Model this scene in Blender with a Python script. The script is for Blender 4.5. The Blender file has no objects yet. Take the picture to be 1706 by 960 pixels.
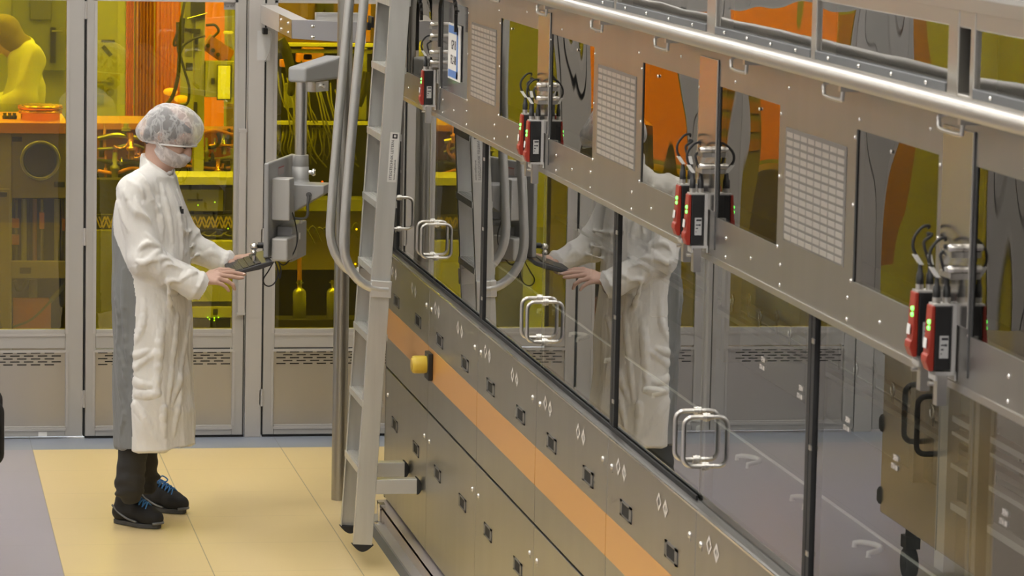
import bpy, math, random
import numpy as np
from mathutils import Vector
random.seed(7)
C = bpy.context.scene.collection
PI = math.pi
# ------------------------------------------------------------------ camera calibration
F, PX, PY, CAMH = 6127.17, 853.0, 480.0, 2.98596
M = np.array([[0.98536, -0.16942, 0.01922], [-0.00194, -0.12388, -0.99229], [0.1705, 0.97773, -0.1224]])


def at(x, y, X=None, Y=None, Z=None):
    """point of the room seen at a pixel of the photo, on a plane of known X, Y or Z (metres)"""
    d = M.T @ np.array([(x - PX) / F, (y - PY) / F, 1.0])
    t = X / d[0] if X is not None else (Y / d[1] if Y is not None else (Z - CAMH) / d[2])
    p = d * t
    return Vector((p[0], p[1], p[2] + CAMH))


# ------------------------------------------------------------------ materials
def mat(name, base=(.5, .5, .5), rough=.5, metal=0.0, spec=.5, coat=0.0, emit=None, es=0.0, noise=None, bump=None, alpha=None, sheen=0.0):
    """noise=(scale xyz, amount) mottles the colour; bump=(scale xyz, strength, distance)"""
    m = bpy.data.materials.new(name)
    m.use_nodes = True
    nt = m.node_tree
    b = nt.nodes['Principled BSDF']
    b.inputs['Base Color'].default_value = (*base, 1)
    b.inputs['Roughness'].default_value = rough
    b.inputs['Metallic'].default_value = metal
    b.inputs['Specular IOR Level'].default_value = spec
    b.inputs['Coat Weight'].default_value = coat
    b.inputs['Coat Roughness'].default_value = .08
    b.inputs['Sheen Weight'].default_value = sheen
    if emit:
        b.inputs['Emission Color'].default_value = (*emit, 1)
        b.inputs['Emission Strength'].default_value = es
    if alpha is not None:
        b.inputs['Alpha'].default_value = alpha
    if noise or bump:
        geo = nt.nodes.new('ShaderNodeNewGeometry')

        def nz(scale, detail=3):
            mp = nt.nodes.new('ShaderNodeMapping')
            mp.inputs['Scale'].default_value = scale
            nt.links.new(geo.outputs['Position'], mp.inputs['Vector'])
            n = nt.nodes.new('ShaderNodeTexNoise')
            n.inputs['Scale'].default_value = 1
            n.inputs['Detail'].default_value = detail
            nt.links.new(mp.outputs['Vector'], n.inputs['Vector'])
            return n
        if noise:
            n = nz(noise[0])
            r = nt.nodes.new('ShaderNodeMapRange')
            r.inputs['From Min'].default_value = .25
            r.inputs['From Max'].default_value = .75
            r.inputs['To Min'].default_value = 1 - noise[1]
            r.inputs['To Max'].default_value = 1 + noise[1]
            nt.links.new(n.outputs['Fac'], r.inputs['Value'])
            mx = nt.nodes.new('ShaderNodeVectorMath')
            mx.operation = 'SCALE'
            mx.inputs[0].default_value = base
            nt.links.new(r.outputs['Result'], mx.inputs['Scale'])
            nt.links.new(mx.outputs['Vector'], b.inputs['Base Color'])
        if bump:
            n = nz(bump[0], bump[3] if len(bump) > 3 else 3)
            bp = nt.nodes.new('ShaderNodeBump')
            bp.inputs['Strength'].default_value = bump[1]
            bp.inputs['Distance'].default_value = bump[2]
            nt.links.new(n.outputs['Fac'], bp.inputs['Height'])
            nt.links.new(bp.outputs['Normal'], b.inputs['Normal'])
    return m


def glass(name, tint=(.95, .97, .95), refl=(1, 1, 1), f0=.04, double=False, rough=0.0, wavy=None):
    """a thin sheet: Fresnel mix of a mirror reflection and straight, tinted transmission"""
    m = bpy.data.materials.new(name)
    m.use_nodes = True
    nt = m.node_tree
    nt.nodes.clear()
    N, L = nt.nodes.new, nt.links.new
    out = N('ShaderNodeOutputMaterial')
    mix = N('ShaderNodeMixShader')
    tr = N('ShaderNodeBsdfTransparent')
    tr.inputs['Color'].default_value = (*tint, 1)
    gl = N('ShaderNodeBsdfAnisotropic')
    gl.inputs['Color'].default_value = (*refl, 1)
    gl.inputs['Roughness'].default_value = rough
    lw = N('ShaderNodeLayerWeight')
    lw.inputs['Blend'].default_value = .5
    p = N('ShaderNodeMath'); p.operation = 'POWER'; p.inputs[1].default_value = 5
    L(lw.outputs['Facing'], p.inputs[0])
    ma = N('ShaderNodeMath'); ma.operation = 'MULTIPLY_ADD'; ma.inputs[1].default_value = 1 - f0; ma.inputs[2].default_value = f0
    L(p.outputs[0], ma.inputs[0])
    fac = ma.outputs[0]
    if double:      # both faces of a sheet at once: 2F/(1+F)
        t2 = N('ShaderNodeMath'); t2.operation = 'MULTIPLY'; t2.inputs[1].default_value = 2
        L(fac, t2.inputs[0])
        a1 = N('ShaderNodeMath'); a1.operation = 'ADD'; a1.inputs[1].default_value = 1
        L(fac, a1.inputs[0])
        dv = N('ShaderNodeMath'); dv.operation = 'DIVIDE'
        L(t2.outputs[0], dv.inputs[0]); L(a1.outputs[0], dv.inputs[1])
        fac = dv.outputs[0]
    L(fac, mix.inputs['Fac'])
    L(tr.outputs[0], mix.inputs[1]); L(gl.outputs[0], mix.inputs[2])
    if wavy:
        geo = N('ShaderNodeNewGeometry')
        mp = N('ShaderNodeMapping'); mp.inputs['Scale'].default_value = wavy[0]
        L(geo.outputs['Position'], mp.inputs['Vector'])
        n = N('ShaderNodeTexNoise'); n.inputs['Scale'].default_value = 1; n.inputs['Detail'].default_value = 0
        L(mp.outputs['Vector'], n.inputs['Vector'])
        bp = N('ShaderNodeBump'); bp.inputs['Strength'].default_value = 1; bp.inputs['Distance'].default_value = wavy[1]
        L(n.outputs['Fac'], bp.inputs['Height'])
        L(bp.outputs['Normal'], gl.inputs['Normal'])
    L(mix.outputs[0], out.inputs['Surface'])
    return m


# ------------------------------------------------------------------ mesh builder
class MB:
    def __init__(s):
        s.v, s.f, s.m, s.sm = [], [], [], []
        s.cur = 0
        s.smooth = False

    def _add(s, vs, fs, smooth=None):
        o = len(s.v)
        s.v += [tuple(v) for v in vs]
        sm = s.smooth if smooth is None else smooth
        for f in fs:
            s.f.append(tuple(i + o for i in f)); s.m.append(s.cur); s.sm.append(sm)
        return s

    def box(s, x0, x1, y0, y1, z0, z1):
        vs = [(x, y, z) for x in (x0, x1) for y in (y0, y1) for z in (z0, z1)]
        return s._add(vs, [(0, 1, 3, 2), (4, 6, 7, 5), (0, 4, 5, 1), (2, 3, 7, 6), (0, 2, 6, 4), (1, 5, 7, 3)], False)

    def obox(s, c, ax, ay, az):
        c, ax, ay, az = map(Vector, (c, ax, ay, az))
        vs = [c + ax * i + ay * j + az * k for i in (-1, 1) for j in (-1, 1) for k in (-1, 1)]
        return s._add(vs, [(0, 1, 3, 2), (4, 6, 7, 5), (0, 4, 5, 1), (2, 3, 7, 6), (0, 2, 6, 4), (1, 5, 7, 3)], False)

    def bar(s, p0, p1, w, h, up=(0, 0, 1)):
        """rectangular bar from p0 to p1, w wide across and h along up"""
        p0, p1 = Vector(p0), Vector(p1)
        d = p1 - p0
        u = Vector(up)
        side = d.cross(u).normalized()
        u2 = side.cross(d).normalized()
        return s.obox((p0 + p1) / 2, d / 2, side * w / 2, u2 * h / 2)

    def cyl(s, p0, p1, r0, r1=None, n=20, caps=True):
        return s.lathe(p0, p1, [(0, r0), (1, r0 if r1 is None else r1)], n, caps)

    def lathe(s, p0, p1, prof, n=24, caps=True):
        """profile [(t along p0..p1, radius)]"""
        p0, p1 = Vector(p0), Vector(p1)
        d = (p1 - p0)
        dn = d.normalized()
        a = dn.orthogonal().normalized()
        b = dn.cross(a)
        vs, fs = [], []
        for t, r in prof:
            c = p0 + d * t
            for k in range(n):
                an = 2 * PI * k / n
                vs.append(c + a * (r * math.cos(an)) + b * (r * math.sin(an)))
        for i in range(len(prof) - 1):
            for k in range(n):
                k2 = (k + 1) % n
                fs.append((i * n + k, i * n + k2, (i + 1) * n + k2, (i + 1) * n + k))
        s._add(vs, fs, True)
        if caps:
            m = len(prof) - 1
            s._add(vs[:n], [tuple(range(n))[::-1]], False)
            s._add(vs[m * n:], [tuple(range(n))], False)
        return s

    def tube(s, pts, r, n=10, caps=True):
        pts = [Vector(p) for p in pts]
        vs, fs = [], []
        t0 = (pts[1] - pts[0]).normalized()
        a = t0.orthogonal().normalized()
        for i, p in enumerate(pts):
            t = (pts[min(i + 1, len(pts) - 1)] - pts[max(i - 1, 0)]).normalized()
            a = (a - t * a.dot(t)).normalized()
            b = t.cross(a)
            rr = r[i] if isinstance(r, (list, tuple)) else r
            for k in range(n):
                an = 2 * PI * k / n
                vs.append(p + a * (rr * math.cos(an)) + b * (rr * math.sin(an)))
        for i in range(len(pts) - 1):
            for k in range(n):
                k2 = (k + 1) % n
                fs.append((i * n + k, i * n + k2, (i + 1) * n + k2, (i + 1) * n + k))
        s._add(vs, fs, True)
        if caps:
            s._add(vs[:n], [tuple(range(n))[::-1]], False)
            s._add(vs[-n:], [tuple(range(n))], False)
        return s

    def prism(s, poly, ext):
        """poly = list of 3-D points in one plane, ext = extrusion vector"""
        n = len(poly)
        e = Vector(ext)
        vs = [Vector(p) for p in poly] + [Vector(p) + e for p in poly]
        fs = [tuple(range(n))[::-1], tuple(range(n, 2 * n))] + [(i, (i + 1) % n, n + (i + 1) % n, n + i) for i in range(n)]
        return s._add(vs, fs, False)

    def ring(s, c, normal, R, r, n=32, k=10, a0=0, a1=2 * PI):
        c, nn = Vector(c), Vector(normal).normalized()
        a = nn.orthogonal().normalized()
        b = nn.cross(a)
        full = abs(a1 - a0 - 2 * PI) < 1e-6
        cnt = n if full else n + 1
        vs, fs = [], []
        for i in range(cnt):
            t = a0 + (a1 - a0) * i / n
            d = a * math.cos(t) + b * math.sin(t)
            for j in range(k):
                u = 2 * PI * j / k
                vs.append(c + d * (R + r * math.cos(u)) + nn * (r * math.sin(u)))
        for i in range(n):
            i2 = (i + 1) % cnt
            for j in range(k):
                j2 = (j + 1) % k
                fs.append((i * k + j, i2 * k + j, i2 * k + j2, i * k + j2))
        return s._add(vs, fs, True)

    def ball(s, c, r, n=14, m=8):
        c = Vector(c)
        rx = r if isinstance(r, (tuple, list)) else (r, r, r)
        vs = [c + Vector((0, 0, rx[2]))]
        for i in range(1, m):
            th = PI * i / m
            for k in range(n):
                ph = 2 * PI * k / n
                vs.append(c + Vector((rx[0] * math.sin(th) * math.cos(ph), rx[1] * math.sin(th) * math.sin(ph), rx[2] * math.cos(th))))
        vs.append(c - Vector((0, 0, rx[2])))
        fs = [(0, 1 + k, 1 + (k + 1) % n) for k in range(n)]
        for i in range(m - 2):
            for k in range(n):
                k2 = (k + 1) % n
                fs.append((1 + i * n + k, 1 + (i + 1) * n + k, 1 + (i + 1) * n + k2, 1 + i * n + k2))
        e = len(vs) - 1
        fs += [(e, 1 + (m - 2) * n + (k + 1) % n, 1 + (m - 2) * n + k) for k in range(n)]
        return s._add(vs, fs, True)

    def text(s, body, o, xd, yd, size, depth=.0006, align='CENTER'):
        """raised lettering, o = centre of the line, xd / yd = reading and up directions"""
        cu = bpy.data.curves.new('lettering', 'FONT')
        cu.body = body; cu.size = size; cu.align_x = align; cu.align_y = 'CENTER'; cu.extrude = depth; cu.resolution_u = 2
        ob = bpy.data.objects.new('lettering', cu)
        me = bpy.data.meshes.new_from_object(ob)
        o, xd, yd = Vector(o), Vector(xd).normalized(), Vector(yd).normalized()
        zd = xd.cross(yd)
        s._add([o + xd * v.co.x + yd * v.co.y + zd * v.co.z for v in me.vertices], [tuple(p.vertices) for p in me.polygons], False)
        bpy.data.objects.remove(ob); bpy.data.meshes.remove(me); bpy.data.curves.remove(cu)
        return s

    def build(s, name, mats, parent=None, label=None, bevel=0, kind=None, origin=None, seg=2):
        me = bpy.data.meshes.new(name)
        if parent is not None:
            L = Vector(parent['_o'])
        elif origin is not None:
            L = Vector(origin)
        else:
            a = np.array(s.v)
            L = Vector(((a[:, 0].min() + a[:, 0].max()) / 2, (a[:, 1].min() + a[:, 1].max()) / 2, a[:, 2].min()))
        me.from_pydata([(v[0] - L.x, v[1] - L.y, v[2] - L.z) for v in s.v], [], s.f)
        mats = mats if isinstance(mats, (list, tuple)) else [mats]
        for m in mats:
            me.materials.append(m)
        me.polygons.foreach_set('material_index', s.m)
        me.polygons.foreach_set('use_smooth', s.sm)
        me.update()
        o = bpy.data.objects.new(name, me)
        C.objects.link(o)
        if parent is not None:
            o.parent = parent
        else:
            o.location = L
        o['_o'] = tuple(L)
        if label:
            o['label'] = label
        if kind:
            o['kind'] = kind
        if bevel:
            b = o.modifiers.new('bevel', 'BEVEL')
            b.width = bevel; b.segments = seg; b.limit_method = 'ANGLE'; b.harden_normals = False
        return o


def tag(o, label, cat, group=None):
    o['label'] = label; o['category'] = cat
    if group:
        o['group'] = group
    return o


def thing(name, label, cat, loc, group=None):
    o = bpy.data.objects.new(name, None)
    C.objects.link(o)
    o.location = loc
    o.empty_display_size = .05
    o['_o'] = tuple(loc)
    return tag(o, label, cat, group)


def struct(o):
    o['kind'] = 'structure'
    return o


def copy_tree(o, parent=None, loc=None, label=None):
    c = o.copy()
    C.objects.link(c)
    if parent is not None:
        c.parent = parent
    if loc is not None:
        c.location = loc
    if label:
        c['label'] = label
    for ch in list(o.children):
        copy_tree(ch, c)
    return c


def smooth_path(pts, n=8):
    """Catmull-Rom through the points"""
    P = [Vector(p) for p in pts]
    P = [P[0] * 2 - P[1]] + P + [P[-1] * 2 - P[-2]]
    out = []
    for i in range(1, len(P) - 2):
        for k in range(n):
            t = k / n
            a, b, c, d = P[i - 1], P[i], P[i + 1], P[i + 2]
            out.append(.5 * ((2 * b) + (c - a) * t + (2 * a - 5 * b + 4 * c - d) * t * t + (3 * b - a - 3 * c + d) * t ** 3))
    out.append(P[-2])
    return out


# ------------------------------------------------------------------ implicit surfaces (people, cloth, shoes)
class Field:
    def __init__(s, lo, hi, h):
        s.lo, s.h = np.array(lo, float), h
        s.n = np.ceil((np.array(hi) - s.lo) / h).astype(int) + 1
        s.ax = [s.lo[i] + h * np.arange(s.n[i]) for i in range(3)]
        s.d = np.full(s.n, .08, np.float32)

    def sub(s, lo, hi):
        a = np.clip(np.floor((np.array(lo) - s.lo) / s.h).astype(int), 0, s.n - 1)
        b = np.clip(np.ceil((np.array(hi) - s.lo) / s.h).astype(int) + 1, 1, s.n)
        sl = tuple(slice(a[i], b[i]) for i in range(3))
        X, Y, Z = np.meshgrid(*[s.ax[i][sl[i]].astype(np.float32) for i in range(3)], indexing='ij')
        return sl, X, Y, Z

    def union(s, sl, d, k):
        o = s.d[sl]
        h = np.clip(.5 + .5 * (o - d) / k, 0, 1)
        s.d[sl] = o * (1 - h) + d * h - k * h * (1 - h)

    def cut(s, sl, d, k=.004):
        o = s.d[sl]
        h = np.clip(.5 - .5 * (o + d) / k, 0, 1)
        s.d[sl] = o * (1 - h) - d * h + k * h * (1 - h)

    def cap(s, a, b, ra, rb=None, k=.015, neg=False):
        rb = ra if rb is None else rb
        a, b = np.array(a, float), np.array(b, float)
        m = max(ra, rb) + .03 + k
        sl, X, Y, Z = s.sub(np.minimum(a, b) - m, np.maximum(a, b) + m)
        ab = b - a
        t = np.clip(((X - a[0]) * ab[0] + (Y - a[1]) * ab[1] + (Z - a[2]) * ab[2]) / max(ab @ ab, 1e-9), 0, 1)
        d = np.sqrt((X - a[0] - t * ab[0]) ** 2 + (Y - a[1] - t * ab[1]) ** 2 + (Z - a[2] - t * ab[2]) ** 2) - (ra + (rb - ra) * t)
        s.cut(sl, d, k) if neg else s.union(sl, d, k)

    def chain(s, pts, rs, k=.015):
        for i in range(len(pts) - 1):
            s.cap(pts[i], pts[i + 1], rs[i], rs[i + 1], k)

    def ell(s, c, r, axes=None, k=.015, neg=False):
        """ellipsoid with radii r along the rows of axes"""
        c, r = np.array(c, float), np.array(r, float)
        A = np.eye(3) if axes is None else np.array([np.array(a, float) for a in axes])
        m = max(r) + .03 + k
        sl, X, Y, Z = s.sub(c - m, c + m)
        q = [(A[i][0] * (X - c[0]) + A[i][1] * (Y - c[1]) + A[i][2] * (Z - c[2])) / r[i] for i in range(3)]
        k0 = np.sqrt(q[0] ** 2 + q[1] ** 2 + q[2] ** 2) + 1e-6
        k1 = np.sqrt((q[0] / r[0]) ** 2 + (q[1] / r[1]) ** 2 + (q[2] / r[2]) ** 2) + 1e-6
        d = k0 * (k0 - 1) / k1
        s.cut(sl, d, k) if neg else s.union(sl, d, k)

    def box(s, c, hs, axes=None, r=.005, k=.01):
        c, hs = np.array(c, float), np.array(hs, float)
        A = np.eye(3) if axes is None else np.array([np.array(a, float) for a in axes])
        m = np.linalg.norm(hs) + .03 + k
        sl, X, Y, Z = s.sub(c - m, c + m)
        q = [np.abs(A[i][0] * (X - c[0]) + A[i][1] * (Y - c[1]) + A[i][2] * (Z - c[2])) - hs[i] + r for i in range(3)]
        d = np.sqrt(sum(np.maximum(t, 0) ** 2 for t in q)) + np.minimum(np.maximum(np.maximum(q[0], q[1]), q[2]), 0) - r
        s.union(sl, d, k)

    def stack(s, rows, yaw, k=.02, yc=None):
        """body of elliptical slices: rows (z, cx, cy, forward radius, side radius); yaw = forward direction angle"""
        R = np.array(rows, float)
        R = R[np.argsort(R[:, 0])]
        z0, z1 = R[0, 0], R[-1, 0]
        m = max(R[:, 3].max(), R[:, 4].max()) + .06
        lo = [R[:, 1].min() - m, R[:, 2].min() - m, z0 - .05]
        hi = [R[:, 1].max() + m, R[:, 2].max() + m, z1 + .05]
        sl, X, Y, Z = s.sub(lo, hi)
        zz = s.ax[2][sl[2]]
        g = [np.interp(zz, R[:, 0], R[:, i])[None, None, :].astype(np.float32) for i in range(1, 5)]
        u = math.cos(yaw) * (X - g[0]) + math.sin(yaw) * (Y - g[1])
        w = -math.sin(yaw) * (X - g[0]) + math.cos(yaw) * (Y - g[1])
        e = np.sqrt((u / g[2]) ** 2 + (w / g[3]) ** 2) + 1e-6
        k1 = np.sqrt((u / g[2] ** 2) ** 2 + (w / g[3] ** 2) ** 2) + 1e-6
        d = e * (e - 1) / k1
        d = np.maximum(d, np.maximum(z0 - Z, Z - z1))
        s.union(sl, d, k)

    def snap(s, x, y, push=0.0):
        """first point of the surface met by the line of sight of a photo pixel"""
        d = M.T @ np.array([(x - PX) / F, (y - PY) / F, 1.0])
        o = np.array([0, 0, CAMH])
        for yy in np.arange(s.ax[1][0], s.ax[1][-1], .003):
            p = o + d * (yy / d[1])
            i = np.round((p - s.lo) / s.h).astype(int)
            if (i < 0).any() or (i >= s.n).any():
                continue
            if s.d[tuple(i)] < 0:
                return p + np.array([0, push, 0])
        return None

    def fold(s, pts, r=.011, k=.02, push=.001):
        P = [s.snap(*q, push=push) for q in pts]
        P = [p for p in P if p is not None]
        if len(P) > 1:
            P = [np.array(p) for p in smooth_path(P, 3)]
            n = len(P)
            rs = [r * (.45 + .55 * math.sin(PI * (i + .6) / (n + .2))) for i in range(n)]
            s.chain(P, rs, k)

    def plane_cut(s, p, n, k=.003):
        """remove everything on the side n points to"""
        n = np.array(n, float); n /= np.linalg.norm(n)
        X, Y, Z = np.meshgrid(*[a.astype(np.float32) for a in s.ax], indexing='ij')
        d = (X - p[0]) * n[0] + (Y - p[1]) * n[1] + (Z - p[2]) * n[2]
        s.d = np.maximum(s.d, d)

    def mesh(s, smooth=1):
        d = s.d
        neg = d < 0
        nx, ny, nz = d.shape
        cs = [neg[i:nx - 1 + i, j:ny - 1 + j, l:nz - 1 + l] for i in (0, 1) for j in (0, 1) for l in (0, 1)]
        cnt = sum(c.astype(np.int8) for c in cs)
        act = (cnt > 0) & (cnt < 8)
        idx = np.argwhere(act)
        vid = np.full(act.shape, -1, np.int32)
        vid[act] = np.arange(len(idx))
        acc = np.zeros((len(idx), 3)); num = np.zeros(len(idx))
        I, J, K = idx.T
        cor = [(i, j, l) for i in (0, 1) for j in (0, 1) for l in (0, 1)]
        val = {c: d[I + c[0], J + c[1], K + c[2]] for c in cor}
        for a in cor:
            for ax in range(3):
                if a[ax] == 0:
                    b = list(a); b[ax] = 1; b = tuple(b)
                    va, vb = val[a], val[b]
                    ok = (va < 0) != (vb < 0)
                    t = np.where(ok, va / np.where(ok, va - vb, 1), 0)
                    p = np.array(a, float)[None, :].repeat(len(idx), 0)
                    p[:, ax] = t
                    acc[ok] += p[ok]; num[ok] += 1
        V = s.lo + s.h * (idx + acc / num[:, None])
        quads = []
        for ax in range(3):
            o = [1, 1, 1]; o[ax] = 0
            a = neg[tuple(slice(1, -1) if q != ax else slice(0, -1) for q in range(3))]
            b = neg[tuple(slice(1, -1) if q != ax else slice(1, None) for q in range(3))]
            e = np.argwhere(a != b) + np.array(o)
            fl = neg[tuple(e.T)]
            u, w = (ax + 1) % 3, (ax + 2) % 3
            eu = np.zeros(3, int); eu[u] = 1
            ew = np.zeros(3, int); ew[w] = 1
            q = np.stack([vid[tuple((e - eu - ew).T)], vid[tuple((e - ew).T)], vid[tuple(e.T)], vid[tuple((e - eu).T)]], 1)
            q[~fl] = q[~fl][:, ::-1]
            quads.append(q)
        Q = np.concatenate(quads)
        Q = Q[(Q >= 0).all(1)]
        for _ in range(smooth):
            A = np.zeros_like(V); n = np.zeros(len(V))
            for i in range(4):
                a, b = Q[:, i], Q[:, (i + 1) % 4]
                np.add.at(A, a, V[b]); np.add.at(n, a, 1)
                np.add.at(A, b, V[a]); np.add.at(n, b, 1)
            V = V * .4 + .6 * A / np.maximum(n, 1)[:, None]
        return V, Q


def normals(V, Q):
    n = np.cross(V[Q[:, 2]] - V[Q[:, 0]], V[Q[:, 3]] - V[Q[:, 1]])
    N = np.zeros_like(V)
    for i in range(4):
        np.add.at(N, Q[:, i], n)
    return N / np.maximum(np.linalg.norm(N, axis=1), 1e-12)[:, None]


def wob(V, f, seed=0, n=6):
    """smooth pseudo-noise in about -1..1"""
    r = np.random.RandomState(seed)
    out = np.zeros(len(V))
    for _ in range(n):
        k = r.normal(size=3) * np.array(f)
        out += np.sin(V @ k + r.uniform(0, 6.28))
    return out / n * 1.6


def mesh_obj(name, V, Q, mats, parent=None, mi=None, label=None, origin=None):
    L = Vector(parent['_o']) if parent is not None else Vector(origin)
    me = bpy.data.meshes.new(name)
    me.vertices.add(len(V)); me.vertices.foreach_set('co', (V - np.array(L)).astype(np.float32).ravel())
    me.loops.add(Q.size); me.loops.foreach_set('vertex_index', Q.astype(np.int32).ravel())
    me.polygons.add(len(Q)); me.polygons.foreach_set('loop_start', np.arange(0, Q.size, 4, dtype=np.int32))
    for m in (mats if isinstance(mats, (list, tuple)) else [mats]):
        me.materials.append(m)
    if mi is not None:
        me.polygons.foreach_set('material_index', mi.astype(np.int32))
    me.polygons.foreach_set('use_smooth', np.ones(len(Q), bool))
    me.update(calc_edges=True); me.validate()
    o = bpy.data.objects.new(name, me)
    C.objects.link(o)
    if parent is not None:
        o.parent = parent
    else:
        o.location = L
    o['_o'] = tuple(L)
    if label:
        o['label'] = label
    return o
# ------------------------------------------------------------------ palette
PAINT = mat('grey_powder_coat', (.40, .385, .36), .42, spec=.4)
PAINT2 = mat('grey_frame_profile', (.44, .42, .395), .38, spec=.45)
PANEL = mat('perforated_steel_panel', (.47, .45, .42), .38, .85, noise=((2, 2, .6), .06))
BLACK = mat('black_plastic', (.012, .012, .012), .4)
RUBBER = mat('black_rubber', (.018, .018, .018), .7)
GAP = mat('dark_gap', (.01, .01, .009), .8)
CHROME = mat('polished_steel', (.78, .77, .74), .14, 1)
SATIN = mat('satin_steel', (.62, .60, .56), .28, 1)
ALU = mat('mill_aluminium', (.60, .60, .57), .42, .75, noise=((30, 30, 2.5), .07), bump=((90, 90, 4), .05, .001))
ALUBAR = mat('anodised_aluminium', (.66, .65, .62), .38, .6)
STEEL = mat('brushed_stainless', (.385, .375, .345), .32, .92, noise=((9, 9, .5), .05), bump=((160, 160, 2.5), .04, .001))
STEEL2 = mat('dark_brushed_stainless', (.30, .285, .26), .33, 1, noise=((9, 9, .5), .07))
WHITE = mat('white_label', (.80, .79, .75), .5)
SILVERLAB = mat('silver_label', (.55, .55, .53), .45)
BLUE = mat('blue_print', (.10, .24, .58), .5)
INK = mat('black_print', (.03, .03, .035), .6)
GREYBOX = mat('light_grey_housing', (.46, .455, .435), .42, .2)
DKGREY = mat('dark_grey_housing', (.10, .10, .098), .45, .3)
AMBER = glass('amber_filter_glass', (.66, .60, .065), f0=.045, double=True)
CLEAR = glass('machine_safety_glass', (.86, .90, .86), f0=.055, double=True)
ACRYL = glass('smoked_acrylic', (.30, .30, .28), refl=(.74, .72, .68), f0=.05, double=True, wavy=((2.2, 2.6, 2.0), .0045))
UPGLS = glass('clear_acrylic', (.75, .77, .73), f0=.05, double=True, wavy=((2.0, 3.2, 3.0), .0040))


# ------------------------------------------------------------------ floor
def floor_mat(name, base, rough, joint=.55, row=.16):
    m = mat(name, base, rough, spec=.4)
    nt = m.node_tree
    b = nt.nodes['Principled BSDF']
    N, L = nt.nodes.new, nt.links.new
    geo = N('ShaderNodeNewGeometry'); sep = N('ShaderNodeSeparateXYZ')
    L(geo.outputs['Position'], sep.inputs[0])

    def line(sock, off, w):
        a = N('ShaderNodeMath'); a.operation = 'ADD'; a.inputs[1].default_value = -off
        L(sock, a.inputs[0])
        q = N('ShaderNodeMath'); q.operation = 'PINGPONG'; q.inputs[1].default_value = .3
        L(a.outputs[0], q.inputs[0])
        c = N('ShaderNodeMath'); c.operation = 'LESS_THAN'; c.inputs[1].default_value = w
        L(q.outputs[0], c.inputs[0])
        return c.outputs[0]

    def mul(a, v):
        q = N('ShaderNodeMath'); q.operation = 'MULTIPLY'; q.inputs[1].default_value = v
        L(a, q.inputs[0]); return q.outputs[0]
    lx, ly = mul(line(sep.outputs[0], .743, .0022), joint), mul(line(sep.outputs[1], 17.623, .003), row)
    mx = N('ShaderNodeMath'); mx.operation = 'MAXIMUM'
    L(lx, mx.inputs[0]); L(ly, mx.inputs[1])
    n = N('ShaderNodeTexNoise'); n.inputs['Scale'].default_value = 1.3; n.inputs['Detail'].default_value = 2
    L(geo.outputs['Position'], n.inputs['Vector'])
    r = N('ShaderNodeMapRange'); r.inputs['To Min'].default_value = .95; r.inputs['To Max'].default_value = 1.05
    L(n.outputs['Fac'], r.inputs['Value'])
    vm = N('ShaderNodeVectorMath'); vm.operation = 'SCALE'; vm.inputs[0].default_value = base
    L(r.outputs['Result'], vm.inputs['Scale'])
    mix = N('ShaderNodeMix'); mix.data_type = 'RGBA'
    L(mx.outputs[0], mix.inputs['Factor']); L(vm.outputs['Vector'], mix.inputs['A'])
    mix.inputs['B'].default_value = (.06, .05, .035, 1)
    L(mix.outputs['Result'], b.inputs['Base Color'])
    return m


F_YEL = floor_mat('yellow_vinyl_floor', (.80, .625, .325), .30)
F_PUR = floor_mat('violet_grey_vinyl_floor', (.39, .365, .42), .30, .25, .1)
F_BLU = floor_mat('blue_grey_vinyl_floor', (.31, .345, .42), .30, .3, .1)
F_GRY = floor_mat('slate_grey_vinyl_floor', (.14, .14, .15), .4, 0, 0)
YB = 17.613                        # far edge of the yellow floor
b = MB()
for k, (x0, x1, y0, y1) in enumerate([(.743, 2.088, 8.0, YB), (-4, .743, -4, YB), (.743, 6, -4, 8.0), (-4, 6, YB, 28), (2.088, 6, 8.0, 15.80), (2.088, 6, 15.80, YB)]):
    b.cur = [0, 1, 1, 2, 3, 0][k]
    b._add([(x0, y0, 0), (x1, y0, 0), (x1, y1, 0), (x0, y1, 0)], [(0, 1, 2, 3)])
struct(b.build('floor', [F_YEL, F_PUR, F_BLU, F_GRY], origin=(0, 0, 0)))

WALLP = mat('white_wall_paint', (.62, .61, .58), .6)
LABW = mat('cream_lab_wall', (.66, .66, .60), .6)
CEIL = mat('white_ceiling_tiles', (.72, .72, .70), .7)
b = MB(); b.box(-4, 6, -4, 18.0, 4.2, 4.3); struct(b.build('ceiling', CEIL))
b = MB(); b.box(-4.1, -4, -4, 28, 0, 4.2); struct(b.build('wall_left', WALLP))
b = MB(); b.box(6, 6.1, -4, 28, 0, 4.2); struct(b.build('wall_right', WALLP))
b = MB(); b.box(-4, 6, -4.1, -4, 0, 4.2); struct(b.build('wall_front', WALLP))
YW = 17.93                        # face of the glazed partition
b = MB()
b.box(-4, 6, YW, YW + .07, 2.245, 4.2)
b.box(-4, -1.42, YW, YW + .07, 0, 2.245)
b.box(2.665, 6, YW, YW + .07, 0, 2.245)
struct(b.build('wall_back', PAINT))

# posts between the door leaves
for i, (x0, x1) in enumerate([(1.797, 1.877), (-.537, -.445)]):
    b = MB(); b.box(x0, x1, YW - .004, YW + .07, 0, 2.245)
    struct(b.build('trim_%d' % (i + 1), PAINT2, bevel=.003))


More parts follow.
